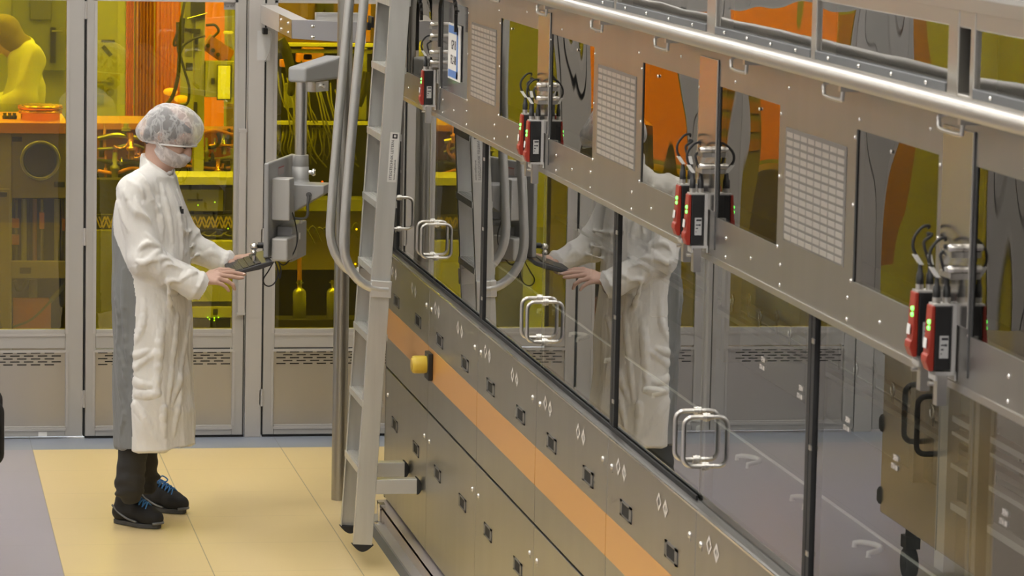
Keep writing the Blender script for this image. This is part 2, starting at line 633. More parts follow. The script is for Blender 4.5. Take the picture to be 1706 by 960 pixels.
def leaf(name, x0, x1, wx0, wx1, hinge=None, handle=None, label=None):
    """a glazed leaf with a perforated steel panel below; wx = clear glass"""
    zt, zb = 2.148, .54
    b = MB()
    y0, y1 = YW, YW + .05
    b.box(x0, wx0, y0, y1, .012, 2.24); b.box(wx1, x1, y0, y1, .012, 2.24)
    b.box(wx0, wx1, y0, y1, zt, 2.24); b.box(wx0, wx1, y0, y1, .447, zb); b.box(wx0, wx1, y0, y1, .012, .062)
    root = struct(b.build(name, PAINT, bevel=.003))
    # glazing beads and rebate lines
    g = MB()
    g.box(wx0, wx1, y0 - .004, y0 + .012, .507, .52)
    g.box(wx0 - .004, wx1 + .004, y0 - .004, y0 + .012, .427, .440)
    g.box(wx0 - .004, wx1 + .004, y0 - .005, y0 + .012, .040, .052)
    g.box(wx0 - .014, wx0 - .004, y0 - .004, y0 + .012, .06, .43); g.box(wx1 + .004, wx1 + .014, y0 - .004, y0 + .012, .06, .43)
    g.box(wx0 - .014, wx0 - .0, y0 - .003, y0 + .012, .52, zt + .012); g.box(wx1 + .0, wx1 + .014, y0 - .003, y0 + .012, .52, zt + .012)
    g.box(wx0 - .014, wx1 + .014, y0 - .003, y0 + .012, zt, zt + .012)
    g.build('glazing_bead', PAINT2, root)
    g = MB(); g.box(wx0 - .002, wx1 + .002, y0 + .022, y0 + .026, zb - .02, zt + .002); g.build('pane', AMBER, root, 'amber filter glass pane')
    g = MB(); g.box(wx0 - .003, wx1 + .003, y0 + .008, y0 + .016, .062, .43)
    p = g.build('vent_panel', PANEL, root)
    g = MB()
    for r in range(5):
        z = .424 - .0145 * r
        x = wx0 + .012 + (.0335 if r % 2 else 0)
        while x + .046 < wx1 - .008:
            g.box(x, x + .046, y0 + .0065, y0 + .010, z - .0028, z + .0028)
            x += .067
    g.build('vent_slots', GAP, p)
    if hinge is not None:
        g = MB(); g.box(hinge - .0035, hinge + .0035, y0 - .001, y0 + .04, .012, 2.24); g.build('shadow_gap', GAP, root)
        for z in (.155, .955, 2.06):
            h = MB(); h.cyl((hinge, y0 - .006, z), (hinge, y0 - .006, z + .085), .0065, n=12)
            h.box(hinge - .012, hinge + .012, y0 - .004, y0 + .004, z + .004, z + .081)
            h.build('hinge', PAINT2, root, 'light grey barrel hinge')
    if handle is not None:
        g = MB(); g.box(handle - .016, handle + .016, y0 - .022, y0, .62, 1.52); g.box(handle - .02, handle + .02, y0 - .024, y0, 1.515, 1.53); g.box(handle - .02, handle + .02, y0 - .024, y0, .612, .622)
        g.build('pull_bar', PAINT2, root)
    return root


leaf('window_1', .31, 1.0, .40, .914)
d1 = leaf('door_1', 1.011, 1.792, 1.062, 1.731, hinge=1.0055, handle=1.772)
d2 = leaf('door_2', 1.885, 2.665, 1.94, 2.61, hinge=1.881)
leaf('window_2', -.44, .305, -.38, .22)
leaf('window_3', -1.415, -.54, -1.34, -.62)
g = MB(); g.box(1.785, 1.7895, YW - .001, YW + .04, .012, 2.24); g.build('shadow_gap', GAP, d1)
g = MB(); g.box(1.011, 1.792, YW + .004, YW + .04, .001, .012); g.build('bottom_seal', GAP, d1)
g = MB(); g.box(1.885, 2.665, YW + .004, YW + .04, .001, .012); g.build('bottom_seal', GAP, d2)
# printed tag in the upper corner of the door glass
a0, a1 = at(373, 5, Y=YW + .02), at(389.5, 16, Y=YW + .02)
g = MB(); g.box(a0.x, 1.731, YW + .017, YW + .021, a1.z, 2.148)
t = g.build('door_tag', mat('grey_sticker', (.43, .42, .40), .5), d1, 'small grey door number sticker')
g = MB(); g.text('Tür 07', ((a0.x + a1.x) / 2, YW + .0165, (a0.z + a1.z) / 2), (1, 0, 0), (0, 0, 1), .017)
g.build('lettering', INK, t)
# small white sticker under the left window
p = at(71, 723.5, Y=YW)
g = MB(); g.box(p.x - .021, p.x + .021, YW - .0015, YW + .001, p.z - .011, p.z + .011)
tag(g.build('sticker', WHITE), 'tiny white sticker at the bottom of the left wall panel', 'sticker')

# ------------------------------------------------------------------ ceiling lamps of the clean room
LAMP = mat('lamp_diffuser', (.9, .9, .9), .5, emit=(1.0, .965, .91), es=14.5)
def lamp(x, y, z, lx, ly, m, label, group):
    t = thing('ceiling_light', label, 'ceiling light', (x, y, z), group)
    g = MB()
    for s in (-1, 1):
        g.box(x + s * lx / 2 - .03, x + s * lx / 2 + .03, y - ly / 2 - .03, y + ly / 2 + .03, z, z + .06)
        g.box(x - lx / 2, x + lx / 2, y + s * ly / 2 - .03, y + s * ly / 2 + .03, z, z + .06)
    g.build('frame', PAINT2, t)
    g = MB(); g.box(x - lx / 2 + .03, x + lx / 2 - .03, y - ly / 2 + .03, y + ly / 2 - .03, z + .02, z + .05)
    g.build('diffuser', m, t)
for x in (-2.6, -.4, 1.55, 4.4):
    for y in (1.0, 4.4, 7.8, 11.2, 14.6, 16.9):
        if x > 4 and y < 4: continue
        lamp(x, y, 4.12, .5, 1.9 if y < 16 else 1.2, LAMP, 'recessed ceiling lamp over the clean room aisle', 'clean room ceiling lamps')
# ================================================================== the process machine along the right
XF = 2.2                                     # front plane of the machine
SEAM = [15.78, 14.548, 13.318, 12.088, 10.858, 9.628, 8.398, 7.168, 5.938, 4.708]
POST = [15.73, 13.42, 10.93, 8.535, 6.10]
ORANGE = mat('orange_stripe_film', (.62, .31, .095), .28, 0, spec=.35)
SILL = mat('dark_grey_sill', (.13, .125, .115), .35, .7)
GASK = mat('grey_gasket', (.15, .155, .16), .5)
INTER = mat('machine_interior_steel', (.20, .20, .215), .35, .4)
VOID = mat('machine_interior_back', (.045, .045, .045), .7)
mc = thing('process_machine', 'long stainless steel process machine with glass doors and an orange stripe', 'machine', (XF, 10.0, 0))


def P(mb, name, m, parent=mc, label=None, bevel=0, **k):
    return mb.build(name, m, parent, label, bevel, **k)


LATG = mat('latch_grey', (.17, .17, .165), .4, .4)
DIAM = mat('white_print', (.72, .68, .62), .5)
for i in range(len(SEAM) - 1):
    y1, y0 = SEAM[i], SEAM[i + 1]
    g = .003
    # ---- lower drawer front
    b = MB(); b.box(XF, XF + .03, y0 + g, y1 - g, .09, .658)
    lo = P(b, 'lower_panel', STEEL, bevel=.002)
    # ---- upper panel with the stripe
    b = MB(); b.box(XF, XF + .03, y0 + g, y1 - g, .668, 1.168)
    up = P(b, 'upper_panel', STEEL, bevel=.002)
    b = MB(); b.box(XF - .0015, XF + .01, y0 + g, y1 - g, .800, .930)
    P(b, 'stripe', ORANGE, up, 'glossy orange stripe')
    for par, z in ((lo, .457), (up, .992)):
        for yc in (y0 + .30, y1 - .295):
            b = MB()
            w, h = .082, .024
            b.box(XF - .003, XF + .004, yc - w, yc + w, z + h - .006, z + h); b.box(XF - .003, XF + .004, yc - w, yc + w, z - h, z - h + .006)
            b.box(XF - .003, XF + .004, yc - w, yc - w + .03, z - h, z + h); b.box(XF - .003, XF + .004, yc + w - .03, yc + w, z - h, z + h)
            q = P(b, 'latch', LATG, par, 'dark recessed latch')
            b = MB(); b.box(XF - .001, XF + .002, yc - w + .03, yc + w - .03, z - h + .006, z + h - .006)
            P(b, 'recess', GAP, q)
    for par, z in ((lo, .551), (up, 1.088)):
        for yc in (y0 + .07, y1 - .07):
            b = MB(); b.lathe((XF, yc, z), (XF - .006, yc, z), [(0, .0095), (.5, .0095), (1, .006)], 14)
            b.box(XF - .002, XF + .001, yc - .012, yc - .006, z - .016, z - .006)
            P(b, 'lock_knob', SATIN, par)
    for yc in (y0 + .43, y0 + 1.015):
        for dy, fill, dz in ((.047, 0, .002), (-.042, 1, -.002)):
            b = MB()
            hw, hh, z = .034, .028, 1.104 + dz
            o = [(0, hh), (hw, 0), (0, -hh), (-hw, 0)]
            for e in range(4):
                (a, c), (a2, c2) = o[e], o[(e + 1) % 4]
                s = .55
                b._add([(XF - .0012, yc + dy + a, z + c), (XF - .0012, yc + dy + a2, z + c2), (XF - .0012, yc + dy + a2 * s, z + c2 * s), (XF - .0012, yc + dy + a * s, z + c * s)], [(0, 1, 2, 3)])
            if fill:
                b.box(XF - .0012, XF - .0008, yc + dy - .004, yc + dy + .004, z - .016, z + .016)
            P(b, 'diamond_mark', DIAM, up, 'small white printed diamond')

YA, YB2 = SEAM[-1], SEAM[0]                  # machine ends
b = MB(); b.box(XF - .004, XF + .03, YA, YB2, 1.168, 1.174); P(b, 'trim_strip', CHROME)
b = MB()
b.prism([(XF - .004, YA, 1.172), (XF + .072, YA, 1.172), (XF + .072, YA, 1.181), (XF + .004, YA, 1.177)], (0, YB2 - YA, 0))
P(b, 'glass_sill', SILL)
b = MB(); b.box(XF + .021, XF + .027, 9.73, YB2, 1.178, 1.191); b.box(XF + .036, XF + .046, 9.73, YB2, 1.178, 1.198); P(b, 'sill_gasket', RUBBER)
# carcass behind the panels and the deck inside the glass
b = MB(); b.box(XF + .031, XF + 1.1, YA, YB2, .085, 1.10); P(b, 'carcass', GAP)
b = MB(); b.box(XF + .071, XF + 1.1, YA, YB2, 1.10, 1.125); deck = P(b, 'deck', INTER)
b = MB(); b.box(XF + 1.10, XF + 1.13, YA, YB2, 1.10, 2.9); P(b, 'rear_panel', VOID)
b = MB(); b.box(XF, XF + 1.1, YB2, YB2 + .02, .085, 2.72); P(b, 'end_panel', STEEL2)
b = MB(); b.box(XF, XF + 1.1, YA - .02, YA, .085, 2.72); P(b, 'end_panel', STEEL2)
b = MB(); b.box(XF + .02, XF + 1.1, YA, YB2, 1.90, 1.93); P(b, 'inner_ceiling', VOID)
# white rail and lifting handles lying on the deck
b = MB(); b.box(2.657, 2.663, YA, YB2, 1.125, 1.131); P(b, 'deck_rail', WHITE, deck)
for k in range(9):
    y = 14.0 - .68 * k
    b = MB(); pts = [(2.56, y - .07, 1.125), (2.56, y - .07, 1.137)] + [(2.56 + .05 * math.sin(t), y - .07 * math.cos(t), 1.139) for t in np.linspace(.3, PI - .3, 8)] + [(2.56, y + .07, 1.137), (2.56, y + .07, 1.125)]
    b.tube(pts, .0075, 8); P(b, 'lifting_handle', WHITE, deck)
# rear glazing with printed marks that read from the other side, and its fittings
XR = 3.02
b = MB(); b.box(XR, XR + .006, YA, YB2, 1.14, 1.86); P(b, 'rear_glass', glass('rear_glass_sheet', (.8, .84, .8), f0=.04, double=True))
for k in range(8):
    y = 15.0 - 1.23 * k + .2
    b = MB(); b.box(XR - .03, XR + .03, y - .025, y + .025, 1.125, 1.9); P(b, 'rear_post', STEEL2)
for z in (1.33, 1.52):
    b = MB(); b.box(2.93, 2.96, YA, YB2, z - .008, z + .008); P(b, 'inner_rail', STEEL2)
for px, py in ((1271, 605), (1334, 653), (1412, 706), (1492, 770), (1674, 862)):
    q = at(px, py, X=XF + .0285)
    b = MB(); b.text('WEK', (q.x, q.y, q.z + .008), (0, 1, 0), (0, 0, 1), .019, .0003); b.text('80 ATS', (q.x, q.y + .01, q.z - .013), (0, 1, 0), (0, 0, 1), .017, .0003)
    # printed on the far face of the glass, so it reads reversed from the aisle
    P(b, 'printed_mark', DIAM, label='small white lettering reading reversed on the glass')
for k in range(12):
    y = 12.6 - .42 * k
    b = MB(); b.ring((2.99, y, 1.365), (1, 0, 0), .018, .004, 14, 6, .6, 2 * PI - .6); b.cyl((2.99, y, 1.345), (2.99, y, 1.30), .004, n=8)
    P(b, 'wire_hook', CHROME)

# inner shelves near the right end
b = MB()
for x0, x1 in ((1573, 1589), (1628, 1640), (1646, 1652)):
    p, q = at(x0, 800, X=2.72), at(x1, 800, X=2.72)
    b.box(2.70, 2.73, q.y, p.y, 1.125, 1.9)
for y0, y1 in ((690, 700), (716, 722), (770, 778), (836, 848)):
    p, q = at(1589, y1, X=2.72), at(1589, y0, X=2.72)
    b.box(2.71, 2.74, YA + .2, p.y, p.z, q.z)
P(b, 'inner_frame', PAINT2)
# ---- glass doors between the black posts, opening at the seams with handles
for k, y in enumerate(POST):
    b = MB()
    b.box(XF + .024, XF + .034, y - .032, y - .003, 1.181, 1.90); b.box(XF + .024, XF + .034, y + .003, y + .032, 1.181, 1.90)
    b.box(XF + .032, XF + .06, y - .004, y + .004, 1.181, 1.90)
    pst = P(b, 'hinge_post', RUBBER)
    for z in (1.27, 1.53, 1.79):
        b = MB(); b.box(XF + .021, XF + .024, y - .033, y - .012, z - .006, z + .006); P(b, 'hinge_plate', SATIN, pst)
GX = XF + .031
for i in range(len(POST) - 1):
    ya, yb = POST[i] - .036, POST[i + 1] + .036
    ym = SEAM[1 + 2 * i] + (.10 if i < 3 else .06)
    for (p0, p1, hs) in ((ym + .003, ya, 1), (yb, ym - .003, -1)):
        b = MB(); b._add([(GX, p0, 1.181), (GX, p1, 1.181), (GX, p1, 1.90), (GX, p0, 1.90)], [(0, 1, 2, 3)], False)
        door = P(b, 'glass_door', CLEAR)
        e = ym + hs * .005
        b = MB(); b.box(GX + .004, GX + .028, min(e, e + hs * .03), max(e, e + hs * .03), 1.185, 1.89); P(b, 'edge_profile', STEEL2, door)
        for yh in ((ym + hs * .055, at(665, 340, X=XF + .031).y) if (i == 0 and hs == 1) else (ym + hs * .055,)):
          b = MB()
          z0, z1, dx, r = 1.283, 1.419, .061, .0066
          arc0 = [(GX - dx + .025 - .025 * math.sin(t), yh, z0 + .025 - .025 * math.cos(t)) for t in np.linspace(0, PI / 2, 6)]
          arc1 = [(GX - dx + .025 - .025 * math.cos(t), yh, z1 - .025 + .025 * math.sin(t)) for t in np.linspace(0, PI / 2, 6)]
          b.tube([(GX, yh, z0)] + arc0 + arc1 + [(GX, yh, z1)], r, 12)
          for z in (z0, z1):
            b.cyl((GX - .010, yh, z), (GX - .002, yh, z), .0115, n=16); b.cyl((GX - .002, yh, z), (GX, yh, z), .013, n=16)
          P(b, 'pull_handle', SATIN, door)

# ---- beam with acrylic windows, vents and cable trunks
TRY = [(yc - .115, yc + .115) for yc in (14.47, 12.07, 9.60, 7.285)]
WIN = [(13.69, 14.34), (12.19, 12.95), (11.21, 11.945), (9.735, 10.472), (8.815, 9.478), (7.43, 8.09), (6.5, 7.165), (14.59, 15.30)]
ZW0, ZW1, ZB0, ZB1 = 1.987, 2.336, 1.868, 2.43
ys = sorted(set([YA, YB2] + [y for w in WIN for y in w]))
b = MB()
b.box(XF, XF + .02, YA, YB2, ZB0, ZW0); b.box(XF, XF + .02, YA, YB2, ZW1, ZB1)
for y0, y1 in zip(ys[:-1], ys[1:]):
    if not any(w[0] - 1e-4 <= y0 and y1 <= w[1] + 1e-4 for w in WIN):
        b.box(XF, XF + .02, y0, y1, ZW0, ZW1)
beam = P(b, 'beam_panel', STEEL)
b = MB(); b.box(XF - .004, XF + .024, YA, YB2, ZB0 - .004, ZB0 + .012); P(b, 'beam_lip', SATIN, beam)
b = MB(); b.box(XF + .26, XF + .28, YA, YB2, 1.93, 2.44); P(b, 'beam_back', VOID)
ACG = mat('grey_acrylic', (.12, .12, .12), .15, .2)
WSC = []
for k, (y0, y1) in enumerate(WIN):
    b = MB(); b._add([(XF + .0025, y0, ZW0), (XF + .0025, y1, ZW0), (XF + .0025, y1, ZW1), (XF + .0025, y0, ZW1)], [(0, 1, 2, 3)], False)
    w = P(b, 'beam_window', ACG if k == 0 else ACRYL, label='grey opaque window panel' if k == 0 else None)
    b = MB(); b.box(XF + .0002, XF + .003, y1 - .012, y1, ZW0, ZW1)
    P(b, 'window_edge', RUBBER, w)
    WSC.append((w, y0, y1))
VPL = mat('vent_plate_grey', (.27, .26, .24), .45, .6)
LOUV = mat('vent_louvre_steel', (.58, .56, .52), .4, .7)
VENT = [(13.045, 13.59), (10.565, 11.13), (8.18, 8.735), (14.70 + .75, 15.70), (5.75, 6.3)]
for (y0, y1) in VENT:
    b = MB(); b.box(XF - .0012, XF + .002, y0 - .01, y1 + .01, 2.01, 2.288)
    v = P(b, 'vent_plate', VPL)
    b = MB(); s = MB()
    n = 8
    pw = (y1 - y0) / n
    for r in range(14):
        z = 2.278 - r * .0193
        for q in range(n):
            ya = y0 + q * pw + .006
            b.box(XF - .0022, XF + .001, ya, ya + pw - .009, z - .0125, z)
            if (q * 5 + r * 3) % 7 == 0: s.box(XF - .0026, XF + .001, ya + pw * .62, ya + pw - .010, z - .012, z - .001)
    P(b, 'louvres', LOUV, v)
TRK = mat('polished_cable_duct', (.50, .48, .45), .2, .95)
for (y0, y1) in TRY:
    b = MB(); b.box(XF - .005, XF, y0 + .004, y1 - .01, 2.0, 2.405)
    tr = P(b, 'cable_duct', TRK, bevel=.003)
    b = MB(); b.box(XF - .003, XF + .001, y0 - .001, y0 + .003, 1.90, 2.405); P(b, 'duct_edge', DKGREY, tr)
    yc = (y0 + y1) / 2
    for z in ((2.118, 2.162) if yc < 14 else (2.085, 2.125, 2.19, 2.235)):
        b = MB(); b.lathe((XF - .004, yc - .06, z), (XF - .036, yc - .06, z), [(0, .007), (.12, .0085), (.85, .0085), (1, .005)], 14); b.box(XF - .030, XF - .004, yc - .068, yc + .01, z - .020, z - .008)
        P(b, 'cable_clamp', SATIN, tr)
# panel screws
screw0 = None
def screw(y, z, par):
    global screw0
    if screw0 is None:
        b = MB(); b.ball((XF - .0005, 0, 0), (.003, .0062, .0048), 10, 6)
        screw0 = P(b, 'screw', CHROME, par)
        screw0.location = (0, y, z)
    else:
        copy_tree(screw0, par, (0, y, z))
for ym in SEAM[:-1]:
    for dy, z in ((-.27, 1.945), (-.27, 1.895), (-.55, 1.925), (-.86, 1.945), (-.86, 1.895), (-.33, 2.36), (-.60, 2.31), (-.90, 2.385)):
        if ym + dy > YA: screw(ym + dy, z, beam)

for w, y0, y1 in WSC:
    for yy in (y0 - .012, y1 + .012):
        for zz in (ZW0, (ZW0 + ZW1) / 2, ZW1 - .02): screw(yy, zz, w)
# ---- hand rail in front of the beam
b = MB(); b.cyl((2.13, YA, 2.462), (2.13, YB2, 2.462), .021, n=24); P(b, 'hand_rail', mat('satin_rail', (.58, .56, .52), .36, 1))
for k in range(9):
    y = 12.80 - .935 * k
    b = MB()
    b.tube(smooth_path([(XF, y + .085, 2.436), (2.155, y + .085, 2.432), (2.150, y + .08, 2.412), (2.150, y + .06, 2.404), (2.150, y - .07, 2.404), (2.150, y - .085, 2.412), (2.152, y - .085, 2.44)], 5), .005, 8)
    b.box(2.142, XF, y - .098, y - .078, 2.425, 2.45)
    P(b, 'rail_bracket', SATIN)

# ---- upper glazed frames above the rail
b = MB(); b.box(XF - .03, XF + .12, YA, YB2, 2.43, 2.446); P(b, 'ledge', SATIN)
b = MB()
XU = XF + .045
b.box(XU, XU + .045, YA, YB2, 2.446, 2.464); b.box(XU, XU + .045, YA, YB2, 2.602, 2.64)
for y, w in ((11.115, .045), (9.79, .105), (8.675, .045), (7.50, .075), (12.35, .10), (13.55, .045), (14.75, .10), (7.36, .03), (6.2, .1)):
    b.box(XU - .002, XU + .05, y - w / 2, y + w / 2, 2.446, 2.64)
uf = P(b, 'upper_frame', SATIN, bevel=.003)
UW = [12.40, 11.14, 9.845, 8.70, 7.54]
UWs = [(11.14, 12.30), (9.845, 11.09), (8.70, 9.735), (7.54, 8.65), (6.25, 7.345), (12.40, 13.52), (13.58, 14.70)]
for (y0, y1) in UWs:
    b = MB(); b._add([(XU + .006, y0, 2.464), (XU + .006, y1, 2.464), (XU + .006, y1, 2.602), (XU + .006, y0, 2.602)], [(0, 1, 2, 3)], False)
    w = P(b, 'upper_window', UPGLS)
    b = MB(); b.box(XU - .004, XU + .004, y0, y1, 2.460, 2.481); P(b, 'window_gasket', GASK, w, bevel=.002)
    b = MB()
    for q in range(4): b.ball((XU - .006, y0 + (q + .5) * (y1 - y0) / 4, 2.471), .0045, 8, 6)
    P(b, 'gasket_screws', CHROME, w)
b = MB(); b.box(XF + .03, XF + 1.1, YA, YB2, 2.64, 2.668); P(b, 'roof_edge', SATIN)
b = MB(); b.box(XF + .10, XF + 1.1, YA, YB2, 2.668, 2.74); P(b, 'roof', PAINT)
b = MB(); b.box(XF + .6, XF + .62, YA, YB2, 2.44, 2.64); P(b, 'upper_back', VOID)

# ---- plinth channel on the floor in front of the base
b = MB(); b.box(2.126, XF + .05, YA, YB2, 0, .012); P(b, 'plinth_plate', mat('plinth_grey', (.40, .385, .37), .45, .3))
b = MB(); b.box(2.168, 2.186, YA, YB2, .012, .072); b.box(2.168, XF + .03, YA, YB2, .060, .074); P(b, 'plinth_rail', mat('plinth_rail_steel', (.50, .45, .44), .42, .5))
for y in (15.55, 13.2, 10.9, 8.6):
    b = MB(); b.cyl((2.15, y, .012), (2.15, y, .02), .024, n=16); b.cyl((2.15, y, .02), (2.15, y, .10), .008, n=12); b.box(2.145, 2.17, y - .03, y + .03, .085, .10)
    P(b, 'levelling_foot', CHROME)

# ================================================================== things fixed to the machine
# emergency push button on the stripe
EY, EZ = 14.46, .862
es = thing('emergency_button', 'round yellow push button on a black plate on the orange stripe', 'push button', (XF - .002, EY, EZ))
YEL = mat('yellow_plastic', (.72, .52, .06), .4)
b = MB(); b.box(XF - .022, XF - .002, EY - .05, EY + .05, EZ - .055, EZ + .055); b.build('back_plate', BLACK, es, bevel=.004)
b = MB(); b.lathe((XF - .022, EY, EZ + .005), (XF - .080, EY, EZ + .005), [(0, .034), (.15, .036), (.8, .036), (.95, .034), (1, .030)], 28); b.build('button_housing', YEL, es)
b = MB(); b.lathe((XF - .0795, EY, EZ + .005), (XF - .083, EY, EZ + .005), [(0, .026), (1, .025)], 24); b.build('button_cap', mat('dark_yellow_cap', (.50, .34, .05), .5), es)  # cap in a darker yellow than the housing

# sign on the grey window panel
sy0, sy1, sz0, sz1 = 13.835, 14.13, 2.043, 2.258
sg = thing('sign', 'white sign with blue borders on the grey window panel', 'sign', (XF - .004, 13.98, 2.15))
b = MB(); b.box(XF - .006, XF - .002, sy0, sy1, sz0, sz1); b.build('sheet', WHITE, sg)
b = MB(); b.box(XF - .0068, XF - .0055, sy0 + .05, sy1 - .012, sz1 - .038, sz1 - .008); b.box(XF - .0068, XF - .0055, sy0 + .05, sy1 - .012, sz0 + .008, sz0 + .036); b.box(XF - .0068, XF - .0055, sy0 + .05, sy0 + .085, sz0 + .008, sz1 - .008)
b.build('border', BLUE, sg, 'blue printed border')
b = MB(); b.text('GPI 8', (XF - .0062, 13.995, 2.175), (0, -1, 0), (0, 0, 1), .052); b.text('FL2-08', (XF - .0062, 13.995, 2.118), (0, -1, 0), (0, 0, 1), .050)
b.build('lettering', INK, sg)

# ---- safety switches
RED = mat('red_plastic', (.36, .035, .018), .4)
LED = mat('green_led', (.1, .8, .1), .4, emit=(.12, 1.0, .10), es=4.0)
def make_switch(y, z, label, group):
    x1, x0 = XF - .007, XF - .068                    # body depth
    h, hw = .134, .020
    t = thing('safety_switch', label, 'safety switch', (x1, y, z), group)
    b = MB(); b.box(x0 + .016, x1 - .010, y - hw, y + hw, z, z + h); body = b.build('body', BLACK, t, bevel=.0025)
    b = MB(); b.box(x1 - .009, x1, y - hw - .002, y + hw + .002, z - .006, z + h + .004); b.box(x0 + .012, x1, y - hw, y + hw, z + h, z + h + .004); b.build('back_plate', ALUBAR, t)
    b = MB(); b.prism([(x0 + .008, y - hw, z + h), (x0 + .0155, y - hw, z + h), (x0 + .0155, y - hw, z - .002), (x0 + .006, y - hw, z - .002), (x0 - .002, y - hw, z + .018), (x0 - .001, y - hw, z + .03), (x0 + .003, y - hw, z + .034)], (0, 2 * hw, 0))
    rc = b.build('red_cover', RED, t, 'red front cover', bevel=.002)
    b = MB(); b.prism([(x0 - .0012, y - .012, z + .045), (x0 + .0006, y - .012, z + .066), (x0 + .0016, y - .012, z + .066), (x0 - .0002, y - .012, z + .045)], (0, .022, 0)); b.build('white_sticker', WHITE, rc)
    for dz in (.100, .087):
        b = MB(); b.ball((x0 + .006, y - .009, z + dz), (.0045, .007, .0050), 10, 6); b.build('status_light', LED, rc, 'glowing green light')
    b = MB(); b.box(x0 + .026, x1 - .016, y - hw - .0008, y - hw + .001, z + .025, z + .072); lb = b.build('type_label', SILVERLAB, body, 'silver type label')
    b = MB()
    for q in range(3): b.box(x0 + .029, x0 + .031 + .004 * q, y - hw - .0012, y - hw, z + .033 + .009 * q, z + .036 + .009 * q)
    b.box(x0 + .038, x0 + .042, y - hw - .0012, y - hw, z + .050, z + .055); b.box(x0 + .030, x0 + .044, y - hw - .0012, y - hw, z + .063, z + .068)
    b.build('print', INK, lb)
    b = MB(); b.box(x0 + .018, x1 + .002, y - hw - .004, y + hw + .004, z - .010, z - .003); b.box(x0 + .018, x0 + .022, y - hw - .004, y + hw + .004, z - .022, z - .003); b.box(x1 - .002, x1 + .002, y - hw - .004, y + hw + .004, z - .022, z - .003)
    b.build('lower_bracket', ALUBAR, t)
    b = MB(); b.box(x0 + .026, x1 - .014, y - .014, y + .014, z - .075, z - .010); b.cyl((x0 + .022, y, z - .03), (x0 + .010, y, z - .03), .005, n=10); b.build('actuator', SATIN, t)
    for q, dx in enumerate((.022, .044)):
        cx = x0 + dx
        b = MB(); b.cyl((cx, y, z + h + .003), (cx, y, z + h + .018), .008, n=14); b.lathe((cx, y, z + h + .018), (cx, y, z + h + .055), [(0, .0085), (.55, .008), (.6, .006), (1, .0045)], 14)
        pl = b.build('cable_plug', BLACK, t)
        b = MB(); b.cyl((cx, y, z + h + .004), (cx, y, z + h + .016), .0087, n=14); b.build('union_nut', SATIN, pl)
        lean = -.012 + .008 * q
        b = MB(); b.obox((cx + lean * .5, y, z + h + .068), (.0048, 0, 0), (0, .006, 0), (lean * .6, 0, .0105)); b.build('cable_tag', WHITE, pl, 'white cable tag')
        b = MB()
        R = .030 - .010 * q
        tp = .134 - .016 * q
        pts = [(cx, y, z + h + .052), (cx - .007, y, z + h + .072), (cx - .017 + .003 * q, y, z + h + .092), (cx - .014, y + .004, z + h + .114 - .008 * q), (cx + .004, y + .010, z + h + tp), (x1 - .018, y + .02, z + h + tp + .003), (x1 - .012, y + .04, z + h + tp - .004)]
        b.tube(smooth_path(pts, 7), .0033, 8); b.build('cable', RUBBER, pl)
    return t


sw_lab = {(14.47, 0): 'single red and black safety switch left of the blue and white sign',
          (12.07, 0): 'front red and black safety switch of the pair left of the middle curtain-like window', (12.07, 1): 'rear red and black safety switch of the pair beside the yellow reflecting window',
          (9.60, 0): 'front red and black safety switch of the pair in the centre of the beam', (9.60, 1): 'rear red and black safety switch of the pair in the centre of the beam',
          (7.285, 0): 'nearest red and black safety switch, front one of the right-hand pair', (7.285, 1): 'rear red and black safety switch of the right-hand pair, half hidden'}
sw_lab[(12.07, 0)] = 'front red and black safety switch of the pair on the second cable duct'
sw_lab[(12.07, 1)] = 'rear red and black safety switch of the pair on the second cable duct'
proto = None
for (yc, r), lab in sw_lab.items():
    y, z = yc - .015 + .125 * r, 1.905 + .012 * r + (.01 if yc > 14 else 0)
    if proto is None:
        proto = make_switch(y, z, lab, 'safety switches under the beam')
    else:
        copy_tree(proto, loc=(XF - .004, y, z), label=lab)

# ---- cable chains arching at the far end of the beam
for px, lab in ((690, 'black cable chain arch over the far vent'), (746, 'black cable chain arch above the blue and white sign')):
    a = at(px, 40, X=XF - .02)
    t = thing('cable_chain', lab, 'cable chain', tuple(a))
    R = .20
    b = MB(); th = MB()
    n = 15
    for q in range(n + 1):
        an = PI * (1 - q / n)
        c = Vector((a.x, a.y - R * math.cos(an), a.z + .045 + R * .42 * math.sin(an)))
        tg = Vector((0, R * math.sin(an), R * .42 * math.cos(an))).normalized()
        nn = Vector((0, -tg.z, tg.y))
        b.obox(c, (.006, 0, 0), tg * .019, nn * .005)
        th.obox(c + nn * .010 * (1 if nn.z > 0 else -1), (.005, 0, 0), tg * .005, nn * .008)
    if px == 690:
        b.box(a.x - .006, a.x + .006, a.y + R - .006, a.y + R + .010, a.z - .12, a.z + .045)
    else:
        b.box(a.x - .006, a.x + .006, a.y + R - .006, a.y + R + .010, a.z - .10, a.z + .045); b.box(a.x - .006, a.x + .006, a.y - R - .006, a.y - R + .010, a.z - .02, a.z + .045)
    b.build('chain_links', BLACK, t); th.build('chain_ribs', DKGREY, t)
TUBEM = mat('polished_tube', (.60, .60, .58), .34, .7)
